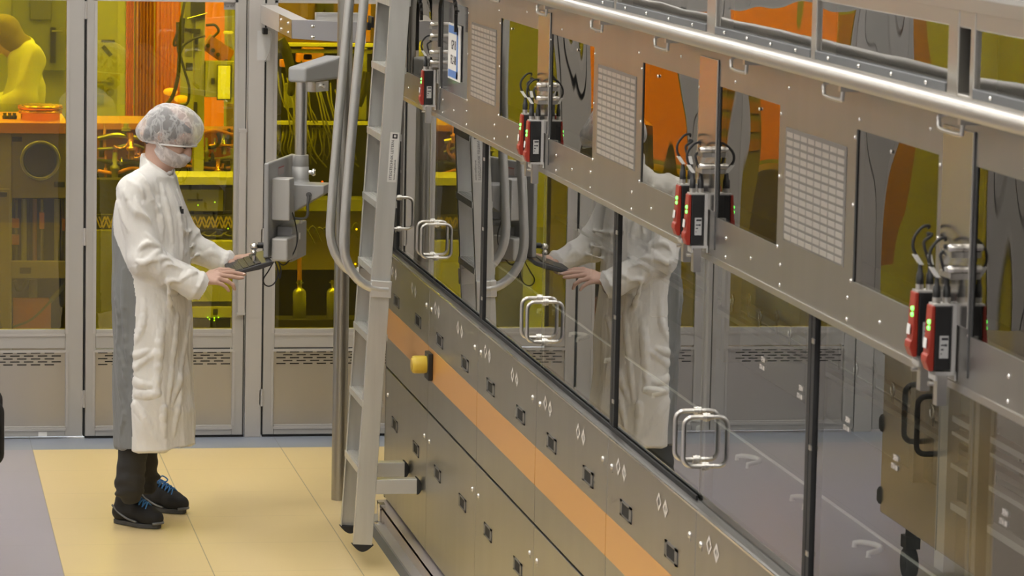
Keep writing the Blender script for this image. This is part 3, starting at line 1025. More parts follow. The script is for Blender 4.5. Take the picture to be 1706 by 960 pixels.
# ================================================================== ladder hooked on the machine
LY0, LY1 = 14.66, 15.08                      # near and far stile
nb, nt_ = at(604, 909, Y=LY0), at(667, 0, Y=LY0)
ld = thing('step_ladder', 'aluminium step ladder with two tube handrails leaning on the machine', 'ladder', (nb.x, (LY0 + LY1) / 2, nb.z))
bot = Vector((nb.x, 0, nb.z)); axis = (Vector((nt_.x, 0, nt_.z)) - bot).normalized()
side = Vector((axis.z, 0, -axis.x))          # horizontal-ish, towards the machine
top = bot + axis * (2.425 - nb.z) / axis.z
def LP(s, off, y):                           # s metres up the stile, off towards the machine
    p = bot + axis * s + side * off
    return Vector((p.x, y, p.z))
LEN = (top - bot).length
for y, s in ((LY0, 1), (LY1, -1)):
    b = MB()
    w, t, fl = .039, .004, .024
    for (a0, a1, q0, q1) in ((-w, w, -t, 0), (-w, -w + t, 0, fl), (w - t, w, 0, fl)):
        ya, yb = y + s * q0, y + s * q1
        b.prism([LP(0, a0, ya), LP(0, a1, ya), LP(LEN, a1, ya), LP(LEN, a0, ya)], (0, yb - ya, 0))
    st = b.build('stile', ALU, ld, bevel=.0015)
    b = MB()
    n = 14
    prof = [LP(.0, -w - .006, y)] + [LP(.004 - .030 * math.sin(PI * k / n) , -w - .006 + (2 * w + .012) * k / n, y) for k in range(n + 1)]
    b.prism([p - Vector((0, s * .006, 0)) for p in prof[1:]], (0, s * .036, 0)); b.build('foot_cap', RUBBER, st, 'black rubber foot cap')
for k in range(11):
    s0 = .325 + .272 * k
    if s0 > LEN - .05: break
    b = MB()
    c = LP(s0, 0, 0)
    for i, yoff in enumerate((0,)):
        b.box(c.x - .040, c.x + .040, LY0, LY1, c.z - .003, c.z)
        b.box(c.x - .043, c.x - .039, LY0, LY1, c.z - .026, c.z + .001); b.box(c.x + .039, c.x + .043, LY0, LY1, c.z - .026, c.z + .001)
        for q in range(6): b.box(c.x - .034 + .012 * q, c.x - .030 + .012 * q, LY0, LY1, c.z, c.z + .0018)
    b.build('tread', ALU, ld)
for y, e in ((LY0 - .012, 1), (LY1 + .012, -1)):
    pe = at(625, 481, Y=LY0).z
    s1 = (pe - bot.z) / axis.z
    off = -.165
    pts = [LP(LEN, off + .02, y), LP(s1 + .7, off + .005, y), LP(s1 + .36, off, y)]
    pts += [LP(s1 + .20 - .20 * math.sin(t), off + .16 - .16 * math.cos(t), y) for t in np.linspace(0, PI / 2, 9)] + [LP(s1, .03, y)]
    b = MB(); b.tube(pts, .0195, 16); hr = b.build('handrail', TUBEM, ld)
    b = MB(); c = LP(s1, .0, y + e * .003); b.obox(c, side * .042, (0, .020, 0), axis * .034); b.build('rail_clamp', ALUBAR, hr, bevel=.003)
for y, px, pz in ((LY0 + .03, 0, (808,)), (LY1 - .03, 0, (780,))):
    z = at(690 if y < 14.8 else 665, 809 if y < 14.8 else 781, Y=y).z
    s1 = (z - bot.z) / axis.z
    c = LP(s1, .03, y)
    b = MB(); b.box(c.x, XF - .020, y - .03, y + .03, z - .030, z + .030); bp = b.build('spacer_bar', ALUBAR, ld, bevel=.002)
    b = MB()
    n = 12
    b.prism([(XF - .022 + .020 * math.sin(PI * k / n), y - .033, z - .033 * math.cos(PI * k / n)) for k in range(n + 1)], (0, .066, 0)); b.build('bumper', RUBBER, bp, 'black rubber bumper')
for y in (LY0 + .012, LY1 - .012):
    b = MB(); q = LP(LEN, 0, y)
    b.tube(smooth_path([(q.x - .02, y, q.z - .05), (q.x - .025, y, q.z + .02), (2.088, y, 2.475), (2.108, y, 2.497), (2.140, y, 2.500), (2.166, y, 2.478)], 5), .0075, 8); b.build('rail_hook', ALUBAR, ld)
# type label on the near stile
s0, s1 = [(at(x, yy, Y=LY0).z - bot.z) / axis.z for x, yy in ((645, 303), (651, 220))]
def LQ(s, off): return LP(s, off, LY0 - .0045)
b = MB(); b.prism([LQ(s0, -.004), LQ(s0, .033), LQ(s1, .033), LQ(s1, -.004)], (0, -.0008, 0)); lb = b.build('type_label', WHITE, ld, 'white type label with a dark square symbol')
b = MB()
yl = LY0 - .0056
def sq(c0, c1, h): b.prism([LP(c0, h - .0085, yl), LP(c0, h + .0085, yl), LP(c1, h + .0085, yl), LP(c1, h - .0085, yl)], (0, -.0004, 0))
L = s1 - s0
for (a0, a1, h0, h1) in ((.875, .90, .006, .026), (.945, .965, .006, .026), (.875, .965, .006, .011), (.875, .965, .021, .026)):
    b.prism([LP(s0 + L * a0, h0, yl), LP(s0 + L * a0, h1, yl), LP(s0 + L * a1, h1, yl), LP(s0 + L * a1, h0, yl)], (0, -.0004, 0))
b.text('STEIGTECHNIK LEITERN', LP(s0 + L * .44, .009, yl), tuple(axis), tuple(-side), .0150, .0003)
b.text('www.steigtechnik', LP(s0 + L * .25, .023, yl), tuple(axis), tuple(-side), .0115, .0003)
b.build('print', INK, lb)

# ================================================================== steel post and operator terminal
pc = at(575, 500, Y=16.2)
pf = at(575, 828, Z=0)
PXc, PYc = 2.052, 16.2
b = MB(); b.cyl((PXc, PYc, 0), (PXc, PYc, 4.2), .034, n=28)
tag(b.build('steel_post', STEEL), 'round stainless steel post from floor to ceiling behind the ladder', 'post')

tm = thing('operator_terminal', 'grey monitor panel hanging from a support arm on the steel post', 'monitor', (1.83, 16.02, 1.0))
TY = 15.92
t0, t1 = at(502, 150, Y=TY), at(502, 264, Y=TY)
tx = t0.x
za, zb = at(500, 135, Y=TY).z, at(500, 108, Y=TY).z
ARM = mat('arm_grey_enamel', (.38, .385, .38), .38, .1)
b = MB()
e = Vector((PXc - .048, PYc - .02, 0)); s = Vector((tx, TY, 0)); d = (e - s).normalized(); n = Vector((-d.y, d.x, 0))
za0 = zb - .008
poly = [s - d * .045 + Vector((0, 0, za - .004)), s - d * .045 + Vector((0, 0, za0)), e + Vector((0, 0, za0 + .035)), e + Vector((0, 0, za - .004))]
b.prism([p - n * .045 for p in poly], n * .09); arm = b.build('support_arm', ARM, tm, bevel=.012, seg=3)
b = MB(); b.obox((s + d * .14) + Vector((0, 0, za - .030)), d * .06, n * .03, (0, 0, .022)); b.build('adjuster_block', SATIN, arm)
b = MB(); c = (s + d * .14) - n * .031 + Vector((0, 0, za - .028)); b.cyl(c, c - n * .01, .009, n=6); b.build('clamp_screw', CHROME, arm)
zj1, zj0 = at(501, 258, Y=TY).z, at(501, 299, Y=TY).z
b = MB(); b.cyl((tx, TY, zj1), (tx, TY, za), .0255, n=28); b.build('drop_tube', SATIN, tm)
b = MB(); b.lathe((tx, TY, zj0), (tx, TY, zj1), [(0, .037), (.52, .037), (.54, .034), (.56, .036), (1, .0345)], 28); b.lathe((tx, TY, zj0 - .02), (tx, TY, zj0), [(0, .045), (1, .037)], 28); sw = b.build('swivel_joint', GREYBOX, tm)
kz = at(515, 287, Y=TY).z
b = MB(); b.cyl((tx + .030, TY, kz), (tx + .050, TY - .005, kz), .010, n=12); b.lathe((tx + .050, TY - .005, kz), (tx + .066, TY - .008, kz), [(0, .014), (.5, .018), (1, .013)], 8); b.build('clamp_knob', CHROME, sw)
# the panel: a thin slab turned about 19 degrees, seen from behind
A = at(444, 272, Y=15.60); B = at(489, 256, Y=16.08)
dv = Vector((B.x - A.x, .48, 0)).normalized(); nv = Vector((dv.y, -dv.x, 0))      # along the panel, out of its back
zt, zbm = A.z, at(445, 430, Y=15.60).z
W = .50
b = MB()
c = Vector((A.x, 15.60, 0)) + dv * W / 2
PN = mat('panel_back_grey', (.36, .36, .355), .4, .25)
b.obox(c + Vector((0, 0, (zt + zbm) / 2)), dv * W / 2, nv * .011, (0, 0, (zt - zbm) / 2)); pn = b.build('panel', PN, tm, bevel=.006)
b = MB(); b.obox(c - nv * .0125 + Vector((0, 0, (zt + zbm) / 2)), dv * (W / 2 - .03), nv * .002, (0, 0, (zt - zbm) / 2 - .03)); b.build('screen', mat('dark_screen', (.015, .018, .02), .12), pn, 'dark glossy screen')
def BP(u, w, z): return Vector((A.x, 15.60, 0)) + dv * u + nv * w + Vector((0, 0, z))
def pz(x, y): return at(x, y, Y=15.8).z
z1, z0 = pz(470, 292), pz(470, 361)
b = MB(); b.obox(BP(.10, .050, (z1 + z0) / 2), dv * .045, nv * .040, (0, 0, (z1 - z0) / 2)); b.build('connector_box', GREYBOX, tm, bevel=.005)
# slanted bracket between joint and panel
z2, z3, z4 = zj0 - .005, pz(500, 345), pz(480, 352)
b = MB(); poly = [BP(.17, .011, z2), BP(.17, .215, z2), BP(.17, .215, z2 - .035), BP(.17, .075, z4 - .0), BP(.17, .011, z4)]
b.prism(poly, dv * .15); b.build('mount_bracket', PN, tm, bevel=.004)
b = MB(); c2 = BP(.165, .150, z2 - .040); b.cyl(c2, c2 - dv * .012, .011, n=12); b.tube(smooth_path([c2 - dv * .012, c2 - dv * .02 + Vector((0, 0, -.04)), c2 - dv * .016 + Vector((-.01, 0, -.10)), BP(.16, .055, z4 - .02)], 6), .006, 8); b.build('tilt_lever', DKGREY, tm)
z5, z6 = pz(470, 386), pz(470, 430)
b = MB(); b.obox(BP(.12, .055, (z5 + z6) / 2), dv * .095, nv * .036, (0, 0, (z5 - z6) / 2 - .008)); lo = b.build('lower_housing', GREYBOX, tm, bevel=.008)
b = MB(); b.obox(BP(.30, .045, (z5 + z6) / 2 + .01), dv * .14, nv * .034, (0, 0, (z5 - z6) / 2 + .02)); b.build('rear_housing', PN, tm, bevel=.005)
b = MB(); b.obox(BP(.32, .080, z5 + .04), dv * .012, nv * .004, (0, 0, .012)); b.obox(BP(.215, .100, z5 - .016), dv * .006, nv * .002, (0, 0, .014)); b.build('latch_tab', ALUBAR, lo)
b = MB(); b.obox(BP(.22, .0125, pz(473, 284)), dv * .05, nv * .0012, (0, 0, .016)); b.build('rating_plate', mat('red_edged_plate', (.45, .36, .34), .5), pn, 'small rating plate with a red edge')
b = MB(); b.obox(BP(.22, .0139, pz(473, 284) + .015), dv * .05, nv * .0004, (0, 0, .0025)); b.build('plate_edge', RED, pn)
# chrome stub in front of the panel
st = at(430, 409, Y=15.62)
b = MB(); b.cyl(st + Vector((.045, .0, 0)), st + Vector((.0, 0, 0)), .013, n=14); stub = b.build('stub_arm', BLACK, tm, 'black stub arm')
b = MB(); k0 = at(423.5, 411, Y=15.62); b.ball(k0, (.018, .014, .016), 14, 8); b.ball(k0 + Vector((-.002, 0, -.026)), (.013, .012, .014), 12, 8); b.tube([k0 + Vector((0, 0, -.03)), k0 + Vector((.001, 0, -.085))], .008, 12); b.build('chrome_knob', CHROME, tm)

# keyboard held under the panel
KB = mat('dark_keyboard', (.035, .035, .038), .4)
k_l, k_r = at(383, 458, Y=15.50), at(449, 436, Y=15.56)
kb = thing('keyboard', 'slim black keyboard under the hands of the person in the white coat', 'keyboard', tuple((k_l + k_r) / 2))
u = (k_r - k_l); u.y = 0; ul = u.length; u.normalize()
v = Vector((0, 1, .02)).normalized(); w = u.cross(v).normalized()
kc = (k_l + k_r) / 2 + Vector((0, .15, .004))
b = MB()
n = 10
sec = [(-ul / 2, -.002), (-ul / 2 + .01, .004), (ul * .25, .007), (ul / 2, .008), (ul / 2 + .012, .002), (ul / 2, -.012), (ul * .2, -.016), (-ul * .25, -.010)]
b.prism([kc + u * p + w * q - v * .17 for p, q in sec], v * .34); b.build('case', KB, kb, bevel=.004)
b = MB()
for r in range(5):
    for q in range(14):
        c3 = kc + u * (-ul * .40 + r * .028) + v * (-.150 + q * .0215) + w * (.0040 + .0014 * r)
        b.obox(c3, u * .0128, v * .0092, w * .0020)
b.build('keys', mat('key_caps', (.035, .034, .037), .5), kb)
b = MB()
e0 = kc + u * (ul / 2) - v * .02
b.tube(smooth_path([e0, e0 + Vector((.03, 0, .0)), BP(.10, .06, z6 - .015), BP(.13, .10, z6 + .05), BP(.14, .105, z6 + .12), BP(.11, .09, z0 + .03), BP(.10, .085, z0)], 8), .003, 8)
loop = [at(x, y, Y=15.62) for x, y in ((456, 436), (447, 452), (439, 465), (441, 474), (449, 477), (458, 471), (463, 458), (461, 444), (458, 436), (463, 450), (466, 464), (468, 450), (464, 436))]
b.tube(smooth_path(loop, 6), .0028, 8)
b.build('cable', RUBBER, kb)

# ================================================================== overhead arm from the partition
OY = 16.75
ov = thing('overhead_arm', 'cranked grey overhead arm from the door post to the machine', 'bracket', (1.9, 17.2, 2.0))
a0, a1 = at(434, 8, Y=17.88), at(434, 38, Y=17.88)
c0, c1 = at(486, 33, Y=OY), at(486, 64, Y=OY)
d0, d1 = at(604, 38, Y=OY), at(604, 72, Y=OY)
b = MB()
b._add([a0, c0, c1, a1] + [p + Vector((.075, 0.0, 0)) for p in (a0, c0, c1, a1)], [(0, 1, 2, 3), (7, 6, 5, 4), (0, 4, 5, 1), (3, 2, 6, 7), (0, 3, 7, 4), (1, 5, 6, 2)], False)
b.build('wall_segment', mat('pale_grey_enamel', (.56, .53, .50), .4), ov)
c0, c1 = c0 + Vector((0, -.004, 0)), c1 + Vector((0, -.004, 0))
b = MB(); b._add([c0, d0, d1, c1] + [p + Vector((0, .085, 0)) for p in (c0, d0, d1, c1)], [(0, 1, 2, 3), (7, 6, 5, 4), (0, 4, 5, 1), (3, 2, 6, 7), (0, 3, 7, 4), (1, 5, 6, 2)], False)
cb = b.build('cross_segment', mat('blue_grey_enamel', (.40, .39, .40), .38, .15), ov)
h = (c0 - c1)
b = MB()
q0, q1 = a0.lerp(c0, .62), a1.lerp(c1, .62)
off = Vector((-.002, -.002, 0))
b._add([q0 + off, c0 + off, c1 + off, q1 + off], [(0, 1, 2, 3)]); br = b.build('corner_plate', mat('ochre_reflecting_plate', (.42, .30, .15), .3, .6), ov, 'ochre corner plate')
b = MB()
for f, g in ((.70, .25), (.70, .75), (.92, .25), (.92, .75)):
    p = a0.lerp(c0, f).lerp(a1.lerp(c1, f), g); b.ball(p + Vector((-.004, -.004, 0)), .008, 10, 6)
for x, y in ((521, 44), (521, 62)):
    p = at(x, y, Y=OY - .003); b.ball(p, (.012, .006, .008), 10, 6)
b.build('screws', CHROME, ov)
e0, e1 = at(526, 21, Y=OY + .04), at(526, 36, Y=OY + .04)
f0 = at(604, 24, Y=OY + .04)
b = MB(); b.box(e0.x, f0.x, OY + .02, OY + .075, e1.z - .002, e0.z); b.box(e0.x, f0.x, OY + .017, OY + .02, e0.z - .012, e0.z); b.box(e0.x, f0.x, OY + .017, OY + .02, e1.z, e1.z + .010); b.build('extrusion', ALUBAR, ov)
g0, g1 = at(597, 37, Y=OY - .01), at(613, 73, Y=OY - .01)
b = MB(); b.box(g0.x, g1.x - .01, OY - .012, OY + .10, g1.z, g0.z); b.build('white_end_block', WHITE, ov, bevel=.003)
g0, g1 = at(618, 28, Y=OY), at(622, 46, Y=OY)
b = MB(); b.box(g0.x, g0.x + .012, OY - .02, OY + .1, g1.z, g0.z); b.box(g0.x - .014, g0.x, OY, OY + .05, g1.z - .012, g1.z + .02); b.build('end_clamp', BLACK, ov)
# small black sensor with a clear sleeve below the arm
p = at(442, 52, Y=17.88)
t = thing('door_sensor', 'small black sensor with a clear plastic pouch under the overhead arm', 'sensor', tuple(p))
b = MB(); b.box(p.x - .012, p.x + .012, 17.87, YW - .001, p.z - .015, p.z + .015); b.build('sensor_body', BLACK, t, bevel=.003)
b = MB(); b.tube(smooth_path([p + Vector((.01, 0, 0)), p + Vector((.03, .0, -.02)), p + Vector((.025, .02, -.10)), p + Vector((.005, .03, -.15))], 5), .0018, 6); b.build('wire', PAINT2, t)
b = MB(); b.box(p.x - .035, p.x + .03, YW - .006, YW - .005, p.z - .145, p.z - .0); b.build('clear_pouch', mat('cloudy_plastic', (.52, .52, .51), .25), t)

# ================================================================== equipment trolley left of the frame
TX, TYN, TYF = .395, 12.9, 14.42
tr = thing('equipment_trolley', 'stainless cabinet on castors at the left edge with a black loop handle', 'trolley', (0, 13.35, 0))
b = MB(); b.box(-.35, TX, TYN, TYF, .25, 1.02); b.build('cabinet', mat('beige_grey_steel', (.58, .50, .38), .24, .85), tr, bevel=.006)
b = MB(); b.box(TX, TX + .002, 13.60, 13.604, .25, 1.0); b.build('door_gap', GAP, tr)
for z in (.32, .62, .94):
    b = MB(); b.lathe((TX - .01, TYF + .0, z - .035), (TX - .01, TYF + .0, z + .035), [(0, .016), (.2, .024), (.8, .024), (1, .016)], 12); b.build('corner_bumper', RUBBER, tr)
for (x, y) in ((-.28, 13.05), (.32, 13.05), (-.28, 14.2), (.32, 14.2)):
    b = MB(); b.cyl((x, y, .18), (x, y, .25), .025, n=12); b.box(x - .03, x + .03, y - .03, y + .05, .14, .19); b.ring((x, y + .02, .075), (1, 0, 0), .05, .025, 24, 10); b.build('castor', RUBBER, tr)
for yh, zt_, zb_ in ((13.69, .843, .615), (13.87, .862, .635)):
    b = MB()
    r = .035
    x1 = TX + .066
    a_ = [(x1 - r + r * math.sin(t), yh, zb_ + r - r * math.cos(t)) for t in np.linspace(0, PI / 2, 6)]
    c_ = [(x1 - r + r * math.cos(t), yh, zt_ - r + r * math.sin(t)) for t in np.linspace(0, PI / 2, 6)]
    b.tube([(TX, yh, zb_)] + a_ + c_ + [(TX, yh, zt_)], .0115, 14)
    b.build('loop_handle', RUBBER, tr, 'black loop handle')
# ================================================================== the yellow-lit laboratory behind the partition
b = MB(); b.box(-2.0, 3.6, 27.6, 27.7, 0, 3.2); struct(b.build('wall_far', LABW))
b = MB(); b.box(-2.1, -2.0, 18.0, 27.7, 0, 3.2); struct(b.build('wall_lab_left', LABW))
b = MB(); b.box(3.6, 3.7, 18.0, 27.7, 0, 3.2); struct(b.build('wall_lab_right', LABW))
b = MB(); b.box(-2.1, 3.7, 18.0, 27.7, 3.2, 3.25); struct(b.build('ceiling_lab', CEIL))
LAMP2 = mat('lab_lamp_diffuser', (.9, .9, .9), .5, emit=(1, .97, .9), es=20.0)
LABFILL = mat('lab_fill_lamp_diffuser', (.9, .9, .9), .5, emit=(1, .97, .9), es=46.0)  # stronger front row, added to brighten the rack and cabinet fronts
for x in (-1.2, .3, 1.4, 2.6):
    for y in (18.35, 20.2, 22.6, 23.3, 26.2):  # front row and curtain row added to brighten what stands there
        lamp(x, y, 3.12, .5, .9, LABFILL if y < 19 else LAMP2, 'unseen lamp in the laboratory ceiling behind the amber glass', 'laboratory ceiling lamps')
LGREY = mat('lab_machine_grey', (.36, .35, .31), .4, .2)
LDARK = mat('lab_machine_dark', (.045, .042, .04), .5)
LBRWN = mat('lab_machine_taupe', (.36, .30, .23), .5)
LPALE = mat('lab_pale_enamel', (.62, .62, .55), .4)
ORGSTL = mat('orange_reflection_steel', (.85, .40, .16), .22, .9)  # orange reflected on the steel is put into its base colour
ORG = mat('orange_curtain_film', (.95, .34, .10), .45)
ORGD = mat('dull_orange_curtain', (.62, .26, .09), .5)
ORGL = mat('lit_orange_window', (.9, .25, .06), .4, emit=(1.0, .33, .12), es=.75)
YLIT = mat('lit_indicator_panel', (.8, .8, .6), .4, emit=(.9, .95, .6), es=.55)
OLIVE = mat('lab_olive_column', (.36, .36, .28), .4)
YPAN = mat('pale_drawer_front', (.72, .72, .62), .4)
STEELP = mat('lab_bright_steel', (.6, .58, .54), .25, 1)


def box_px(mb, x0, y0, x1, y1, Y, dep):
    """box whose front face at depth Y spans the given pixels"""
    a, c = at(x0, y1, Y=Y), at(x1, y0, Y=Y)
    if y1 >= 640:
        a.z = .001               # stands on the floor
    mb.box(a.x, c.x, Y, Y + dep, a.z, c.z)
    return a, c


def plain(name, m, lab, cat, x0, y0, x1, y1, Y, dep, bevel=.004, group=None):
    mb = MB(); box_px(mb, x0, y0, x1, y1, Y, dep)
    return tag(mb.build(name, m, bevel=bevel), lab, cat, group)


def part_px(name, m, par, x0, y0, x1, y1, Y, dep, bevel=.002, label=None):
    mb = MB(); box_px(mb, x0, y0, x1, y1, Y, dep)
    return mb.build(name, m, par, label, bevel)


# ---- vacuum cabinet with the round window (left pane)
VY = 18.45
vt = thing('vacuum_cabinet', 'taupe vacuum cabinet with a round window behind the left glass', 'cabinet', tuple(at(50, 640, Y=VY)))
part_px('side_column', LBRWN, vt, -60, 222, 19, 700, VY - .02, .8)
part_px('upper_front', LBRWN, vt, 19, 222, 113, 330, VY, .06)
part_px('middle_band', LBRWN, vt, 19, 436, 113, 464, VY, .06)
part_px('lower_band', LBRWN, vt, 19, 560, 113, 700, VY, .06)
part_px('work_top', mat('orange_tinted_worktop', (.80, .30, .10), .3), vt, -60, 205, 113, 222, VY - .03, .7, label='orange worktop')  # orange light on the top is put into its colour
part_px('back', LDARK, vt, 19, 222, 113, 560, VY + .5, .04)
part_px('end_wall', LBRWN, vt, 108, 222, 116, 700, VY + .02, .6)
part_px('side_door', LBRWN, vt, -60, 315, 16, 690, VY - .035, .02)
c = at(67, 267, Y=VY - .01)
b = MB(); b.ring(c, (0, 1, 0), .092, .011, 40, 10); rg = b.build('porthole_ring', STEELP, vt, 'bright round window ring')
b = MB(); b.cyl(c + Vector((0, .004, 0)), c + Vector((0, .012, 0)), .090, n=40); b.build('porthole_glass', mat('dim_window_glass', (.10, .085, .06), .08), rg)
b = MB(); b.ring(c + Vector((0, -.006, 0)), (0, 1, 0), .080, .005, 40, 8); b.build('porthole_seal', RUBBER, rg)
for (x0, y0, x1, y1) in ((20, 228, 37, 236), (90, 303, 108, 312), (33, 446, 52, 456), (-8, 320, 12, 328)):
    part_px('name_plate', LDARK, vt, x0, y0, x1, y1, VY - .004 if x0 > 0 else VY - .04, .01)
for x, r, m in ((27, .010, STEELP), (40, .014, LPALE), (47, .008, LDARK), (58, .012, ORGD), (70, .008, STEELP), (95, .015, LPALE), (104, .010, STEELP)):
    p, q = at(x, 332, Y=VY + .15 + .02 * (x % 5)), at(x, 436, Y=VY + .15 + .02 * (x % 5))
    b = MB(); b.cyl(q, p, r, n=12); b.build('pipe', m, vt)
for x0, y0, x1, y1 in ((20, 365, 32, 380), (20, 392, 32, 408), (66, 355, 74, 382), (104, 365, 112, 385), (22, 500, 85, 548), (22, 498, 82, 503)):
    part_px('orange_cover', ORG, vt, x0, y0, x1, y1, VY + .09, .05, label='orange cover inside the cabinet')
b = MB(); b.tube(smooth_path([at(22, 545, Y=VY + .1), at(55, 530, Y=VY + .1), at(90, 495, Y=VY + .1), at(112, 470, Y=VY + .1)], 6), .012, 10); b.build('hose', LGREY, vt)
b = MB(); b.cyl(at(55, 560, Y=VY + .2), at(55, 466, Y=VY + .2), .022, n=14); b.build('pipe', LBRWN, vt)
b = MB(); b.tube(smooth_path([at(24, 468, Y=VY + .12), at(30, 482, Y=VY + .12), at(40, 478, Y=VY + .12), at(46, 466, Y=VY + .12)], 6), .012, 10); b.build('hose', LDARK, vt)
# flange on the worktop
f0 = at(67, 218, Y=VY + .16); f0.z = at(67, 205, Y=VY - .03).z + .002
fl = thing('vacuum_flange', 'round steel flange with painted orange reflection on the orange worktop behind the left glass', 'flange', tuple(f0))
b = MB(); b.lathe(f0, f0 + Vector((0, 0, .075)), [(0, .098), (.42, .098), (.45, .108), (.62, .110), (.64, .102), (.72, .102), (.74, .112), (.95, .112), (1, .104)], 40); b.build('flange_body', ORGSTL, fl)
b = MB()
for k in range(12):
    an = 2 * PI * k / 12
    b.cyl(f0 + Vector((.106 * math.cos(an), .106 * math.sin(an), .070)), f0 + Vector((.106 * math.cos(an), .106 * math.sin(an), .0765)), .005, n=8)
b.build('bolts', STEELP, fl)
# small fittings left of the flange
for k, x in enumerate((8, 16, 24)):
    p = at(x, 206, Y=VY + .2); p.z = f0.z
    b = MB(); b.lathe(p, p + Vector((0, 0, .03)), [(0, .012), (.5, .014), (.6, .008), (1, .010)], 12)
    tag(b.build('pipe_fitting', LDARK), 'small dark fitting on the orange worktop left of the flange', 'fitting', 'fittings on the orange worktop')
# wall panels seen above the second person
wy = 27.5
plain('wall_cabinet', mat('lab_grey_green_panel', (.30, .31, .26), .5), 'grey-green wall cabinet behind the person in the laboratory', 'cabinet', 20, -20, 114, 117, wy - .2, .18)
plain('window_blind', mat('lab_dark_blind', (.20, .20, .16), .6), 'dark slatted blind on the grey-green wall cabinet', 'blind', 50, -20, 86, 33, wy - .23, .02)
b = MB(); a, c = box_px(b, 84, 46, 93, 105, wy - .24, .03)
hp = thing('mounted_lock', 'dark lock plate with lever beside the person in the laboratory', 'door lock', (a.x, wy - .24, a.z))
b.build('lock_plate', LDARK, hp)
b = MB(); p = at(104, 52, Y=wy - .26); b.cyl(p, p + Vector((0, -.03, 0)), .03, n=16); b.tube([p + Vector((0, -.03, 0)), p + Vector((-.08, -.03, 0))], .008, 8); b.build('lever', LGREY, hp)

# ---- lab door (left part of the middle pane)
dy = 27.3
a, c = at(150, 640, Y=dy), at(206, -60, Y=dy)
b = MB(); b.box(a.x - .08, c.x, dy, dy + .05, .01, 2.2); ldr = struct(b.build('door_3', LPALE, bevel=.004))
b = MB(); b.box(at(196, 0, Y=dy).x, c.x + .012, dy - .015, dy, .01, 2.2); b.build('door_frame', mat('bright_door_edge', (.74, .74, .66), .4), ldr)
h = at(184, 136, Y=dy - .03)
b = MB(); b.cyl((h.x, dy, h.z), (h.x, dy - .05, h.z), .018, n=16); b.tube([(h.x, dy - .05, h.z), (h.x - .13, dy - .05, h.z)], .011, 10); b.cyl((h.x, dy, h.z), (h.x, dy - .012, h.z), .032, n=18); b.cyl((h.x, dy, h.z - .080), (h.x, dy - .012, h.z - .080), .030, n=18); b.build('lever_handle', LGREY, ldr)
b = MB(); p = at(180, 68, Y=dy); b.box(p.x - .05, p.x + .05, dy - .003, dy, p.z - .012, p.z + .008)
q = at(178, 85, Y=dy); b.obox((q.x, dy - .002, q.z), (.030, 0, -.035), (0, .002, 0), (.012, 0, .010)); b.build('pictogram', mat('olive_print', (.12, .12, .08), .6), ldr, 'small dark printed notice')
for (x0, y0, x1, y1) in ((160, 142, 173, 155), (160, 158, 173, 175)):
    plain('notice', mat('bluish_notice', (.32, .36, .36), .5) , ('upper' if y0 < 150 else 'lower') + ' small bluish notice on the laboratory door below the handle', 'notice', x0, y0, x1, y1, dy - .012, .01, 0)

# ---- orange curtain strips and lit windows
def curtain(x0, x1, Y, m, lab, name='orange_curtain', ytop=-60, ybot=660, amp=.012, n=5):
    a, c = at(x0, ybot, Y=Y), at(x1, ytop, Y=Y)
    N_ = 40
    vs = [(a.x + (c.x - a.x) * i / N_, Y + amp * math.sin(i / N_ * 2 * PI * n) + .5 * amp * math.sin(i * 1.9), z) for i in range(N_ + 1) for z in (a.z, c.z)]
    fs = [(2 * i, 2 * i + 2, 2 * i + 3, 2 * i + 1) for i in range(N_)]
    k = len(vs)
    vs += [(v[0], v[1] + .004, v[2]) for v in vs]
    fs += [tuple(q + k for q in f[::-1]) for f in fs]
    mb = MB(); mb._add(vs, fs, True)
    return tag(mb.build(name, m), lab, 'curtain')
curtain(206, 224, 24.2, ORG, 'narrow bright orange curtain strip beside the laboratory door')
curtain(221, 258, 24.0, ORGD, 'dull brown-orange curtain left of the person in the white coat', amp=.02, n=6)
curtain(254, 302, 24.3, ORG, 'broad orange curtain behind the hair net', amp=.012, n=7)
plain('orange_panel', ORGL, 'bright orange lit window right of the olive column', 'lit window', 340, -30, 375, 235, 23.0, .03)
# orange screens added beyond the left panes to colour the machine's reflections
for x0, x1, z0, z1, m, lab in ((-.95, .42, 1.125, 2.35, ORGL, 'wide glowing orange screen added left of the person in the laboratory'), (-1.6, -.98, .5, 2.0, ORGD, 'dull orange screen at the left end of the laboratory')):
    mb = MB(); mb.box(x0, x1, 20.7, 20.73, z0, z1); tag(mb.build('orange_panel', m), lab, 'lit window')
mb = MB(); mb.box(-1.0, .40, 20.1, 20.5, 0, 1.12); tag(mb.build('storage_cabinet', LBRWN, bevel=.01), 'low taupe storage cabinet under the wide orange screen', 'cabinet')

for x0, x1, z1, lab in ((-.30, -.05, 1.72, 'tall taupe tower added as a silhouette before the wide orange screen'), (-.86, -.62, 1.55, 'shorter taupe tower added as a silhouette at the left end of the orange screen')):  # unseen towers added to break up the orange reflections
    mb = MB(); mb.box(x0, x1, 19.5, 19.8, 0, z1); tw = tag(mb.build('silhouette_tower', LBRWN, bevel=.012), lab, 'cabinet')
    mb = MB()
    for q in range(4): mb.box(x0 + .03, x1 - .03, 19.492, 19.50, z1 - .12 - .1 * q, z1 - .06 - .1 * q)
    mb.build('front_panel', ORGD, tw)
